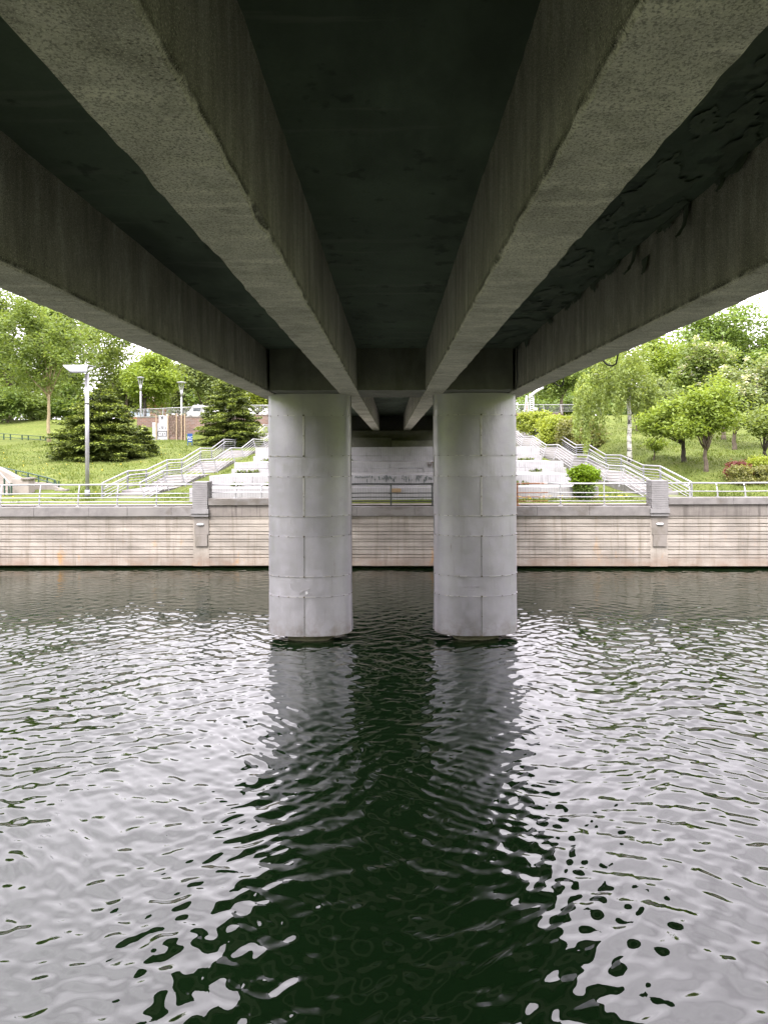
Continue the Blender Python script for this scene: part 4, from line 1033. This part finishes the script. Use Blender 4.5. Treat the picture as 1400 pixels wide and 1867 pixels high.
MB().tube([P(-40, 838, 31.0), P(0, 861, 31.0), P(17, 880, 31.0), P(20, 889, 31.0)], .028, 8).build('handrail', MAT['steel'], t)
for px, y0 in ((9, 872), (17, 882), (21.5, 881)):
    a = P(px, 908, 31); b = P(px, y0, 31); MB().box(a.x-.032, a.x+.032, 30.97, 31.03, a.z-.3, b.z).build('post', MAT['green_rail'], t)
# white curved sign and lattice pylon on the upper right bank
d = 75.0
t = thing('curved_lamp', P(972, 764, d), 'white post with broad curved white head by the brick wall', 'lamp post')
b = P(972.5, 766, d); zt_ = P(972, 716, d).z
MB().tube([(b.x, d, b.z-.4), (b.x, d, zt_)], .075, 10).build('post', MAT['steel'], t, smooth=True)
rows = []
for k in range(9):
    q = k/8; c = P(966+24*q**1.2, 724-19*q**.9+3*q*q, d); w = (13*(1-q)**.7*d/F*.5 + .12)
    rows.append([(c.x, d-.35+.7*j/4, c.z + w*(j/4-.5)*.0 + (.0)) for j in range(5)] )
    rows[-1] = [(x_, y_, z_ - w*.55*math.sin(PI*j/4)) for j, (x_, y_, z_) in enumerate(rows[-1])]
o = MB().grid(rows).build('lamp_head', MAT['white'], t, smooth=True); s = o.modifiers.new('thick', 'SOLIDIFY'); s.thickness = .22
a, b = P(972, 748, d), P(979, 743.5, d); MB().box(a.x, b.x, d-.12, d+.05, a.z, b.z).build('control_box', MAT['white'], t, bevel=.01)
for pts, mt, lab in (([(955.2,742,959.2,721), (963.8,742,959.8,721)], 'pink', 'faded red lattice pylon left of the curved white lamp'), ([(966.5,744,965,718), (972,744,972,718)], 'white', 'white lattice panel just behind the curved white lamp post')):
    t = thing('lattice_pylon', P(pts[0][0]+4, 745, 78), lab, 'pylon')
    ends = []
    for x0, y0, x1, y1 in pts:
        a, b = P(x0, y0+6, 78), P(x1, y1, 78); ends.append((a, b)); MB().tube([a-Vector((0,0,.4)), b], .07, 6).build('upright', MAT['white'], t)
    for k in range(9):
        s_ = (k+.5)/9; p, q = ends[0][0].lerp(ends[0][1], s_), ends[1][0].lerp(ends[1][1], s_); MB().box(p.x, q.x, 77.97, 78.03, p.z-.07, p.z+.06).build('slat', MAT[mt], t)
# parked van, orange house far behind the trees
d = 77.0; zg = gz(P(360, 750, d).x, d)
a, b = P(341, 750, d), P(372, 738.5, d); L = b.x-a.x; ztop = b.z
t = thing('parked_van', ((a.x+b.x)/2, d, zg), 'white parked van behind the upper left railing', 'van')
prof = [(0,.35),(0,1.0),(.12,1.12),(.42,1.28),(.72,ztop-zg-.05),(.8,ztop-zg),(L-.15,ztop-zg),(L,ztop-zg-.15),(L,.35)]
fix_normals(MB().prism([(a.x+x_, d, zg+z_) for x_, z_ in prof], (0, 1.7, 0)).build('body', MAT['carpaint'], t, bevel=.05))
MB().box(a.x+.8, b.x-.25, d-.012, d-.002, zg+1.15, ztop-.35).build('window', MAT['carglass'], t)
for xx in (a.x+.45, b.x-.45): MB().tube([(xx, d-.02, zg+.32), (xx, d+.18, zg+.32)], .32, 18).build('wheel', MAT['tyre'], t)
d = 104.0; a, b = P(236, 760, d), P(276, 731, d); zg = gz(a.x, d)
t = thing('orange_house', ((a.x+b.x)/2, d+3, zg), 'orange rendered house glimpsed behind the twin trunked tree', 'house')
MB().box(a.x, b.x, d, d+7, zg-.5, b.z).build('wall', MAT['orange'], t)
xm = (a.x+b.x)/2
fix_normals(MB().prism([(a.x-.3, d-.3, b.z+.01), (b.x+.3, d-.3, b.z+.01), (xm, d-.3, b.z+1.2)], (0, 7.6, 0)).build('roof', MAT['brick'], t))
for k in range(3):
    x_ = a.x + (b.x-a.x)*(.2+.3*k); w = MB().box(x_-.55, x_+.55, d-.05, d-.003, zg+1.0, zg+2.4).build('window', MAT['white'], t)
    MB().box(x_-.45, x_+.45, d-.07, d-.052, zg+1.1, zg+2.3).build('pane', MAT['pane'], w)

# ------------------------------------------------------------------ camera, sky, sun
cam = bpy.data.cameras.new('camera'); co_ = bpy.data.objects.new('camera', cam); COL.objects.link(co_)
cam.sensor_fit = 'VERTICAL'; cam.sensor_height = 36; cam.sensor_width = 27; cam.lens = F/1867*36
cam.shift_x = -14/1867; cam.shift_y = -110.5/1867; cam.clip_end = 2000; cam.clip_start = .05
co_.matrix_world = Matrix.Translation((0, 0, HC)) @ Matrix.Rotation(PI/2, 4, 'X') @ Matrix.Rotation(-ROLL, 4, 'Z')
scn.camera = co_
SUN_EL, SUN_AZ = math.radians(52), math.radians(205)      # azimuth measured clockwise from +Y (north)
w = bpy.data.worlds.new('World'); scn.world = w; w.use_nodes = True; nt = w.node_tree
bg = nt.nodes['Background']
sky = N(nt, 'ShaderNodeTexSky', sky_type='NISHITA'); sky.sun_disc = False; sky.sun_elevation = SUN_EL; sky.sun_rotation = SUN_AZ
sky.air_density = 1.2; sky.dust_density = 3.
hs = N(nt, 'ShaderNodeHueSaturation'); hs.inputs['Saturation'].default_value = .10; nt.links.new(sky.outputs[0], hs.inputs['Color'])
tc = N(nt, 'ShaderNodeTexCoord')
cl = noise(nt, tc.outputs['Generated'], 2.6, 5, .55)
cloud = mix(nt, rng(nt, cl, .3, .7), (7.6,6.9,7.75), (13.2,12.4,13.45))
sz = N(nt, 'ShaderNodeSeparateXYZ'); nt.links.new(tc.outputs['Generated'], sz.inputs[0])
cie = rng(nt, sz.outputs[2], 0, 1, .70, 1.18)                # overcast: the zenith is brighter than the horizon
nt.links.new(mix(nt, 1., mix(nt, .72, hs.outputs[0], cloud), cie, 'MULTIPLY'), bg.inputs['Color']); bg.inputs['Strength'].default_value = .15
sl = bpy.data.lights.new('sun', 'SUN'); sl.energy = 1.3; sl.angle = math.radians(18); sl.color = (1, .95, .88)
so = bpy.data.objects.new('sun', sl); COL.objects.link(so)
dv = Vector((math.sin(SUN_AZ)*math.cos(SUN_EL), math.cos(SUN_AZ)*math.cos(SUN_EL), math.sin(SUN_EL)))
so.rotation_euler = (-dv).to_track_quat('-Z', 'Y').to_euler()
vs = scn.view_settings; vs.view_transform = 'Standard'; vs.look = 'None'; vs.gamma = 1; vs.exposure = 2.05; vs.use_curve_mapping = False
scn.render.engine = 'CYCLES'; scn.cycles.use_denoising = True
scn.cycles.max_bounces = 10; scn.cycles.diffuse_bounces = 5; scn.cycles.glossy_bounces = 4; scn.cycles.transmission_bounces = 2
scn.cycles.sample_clamp_indirect = 12
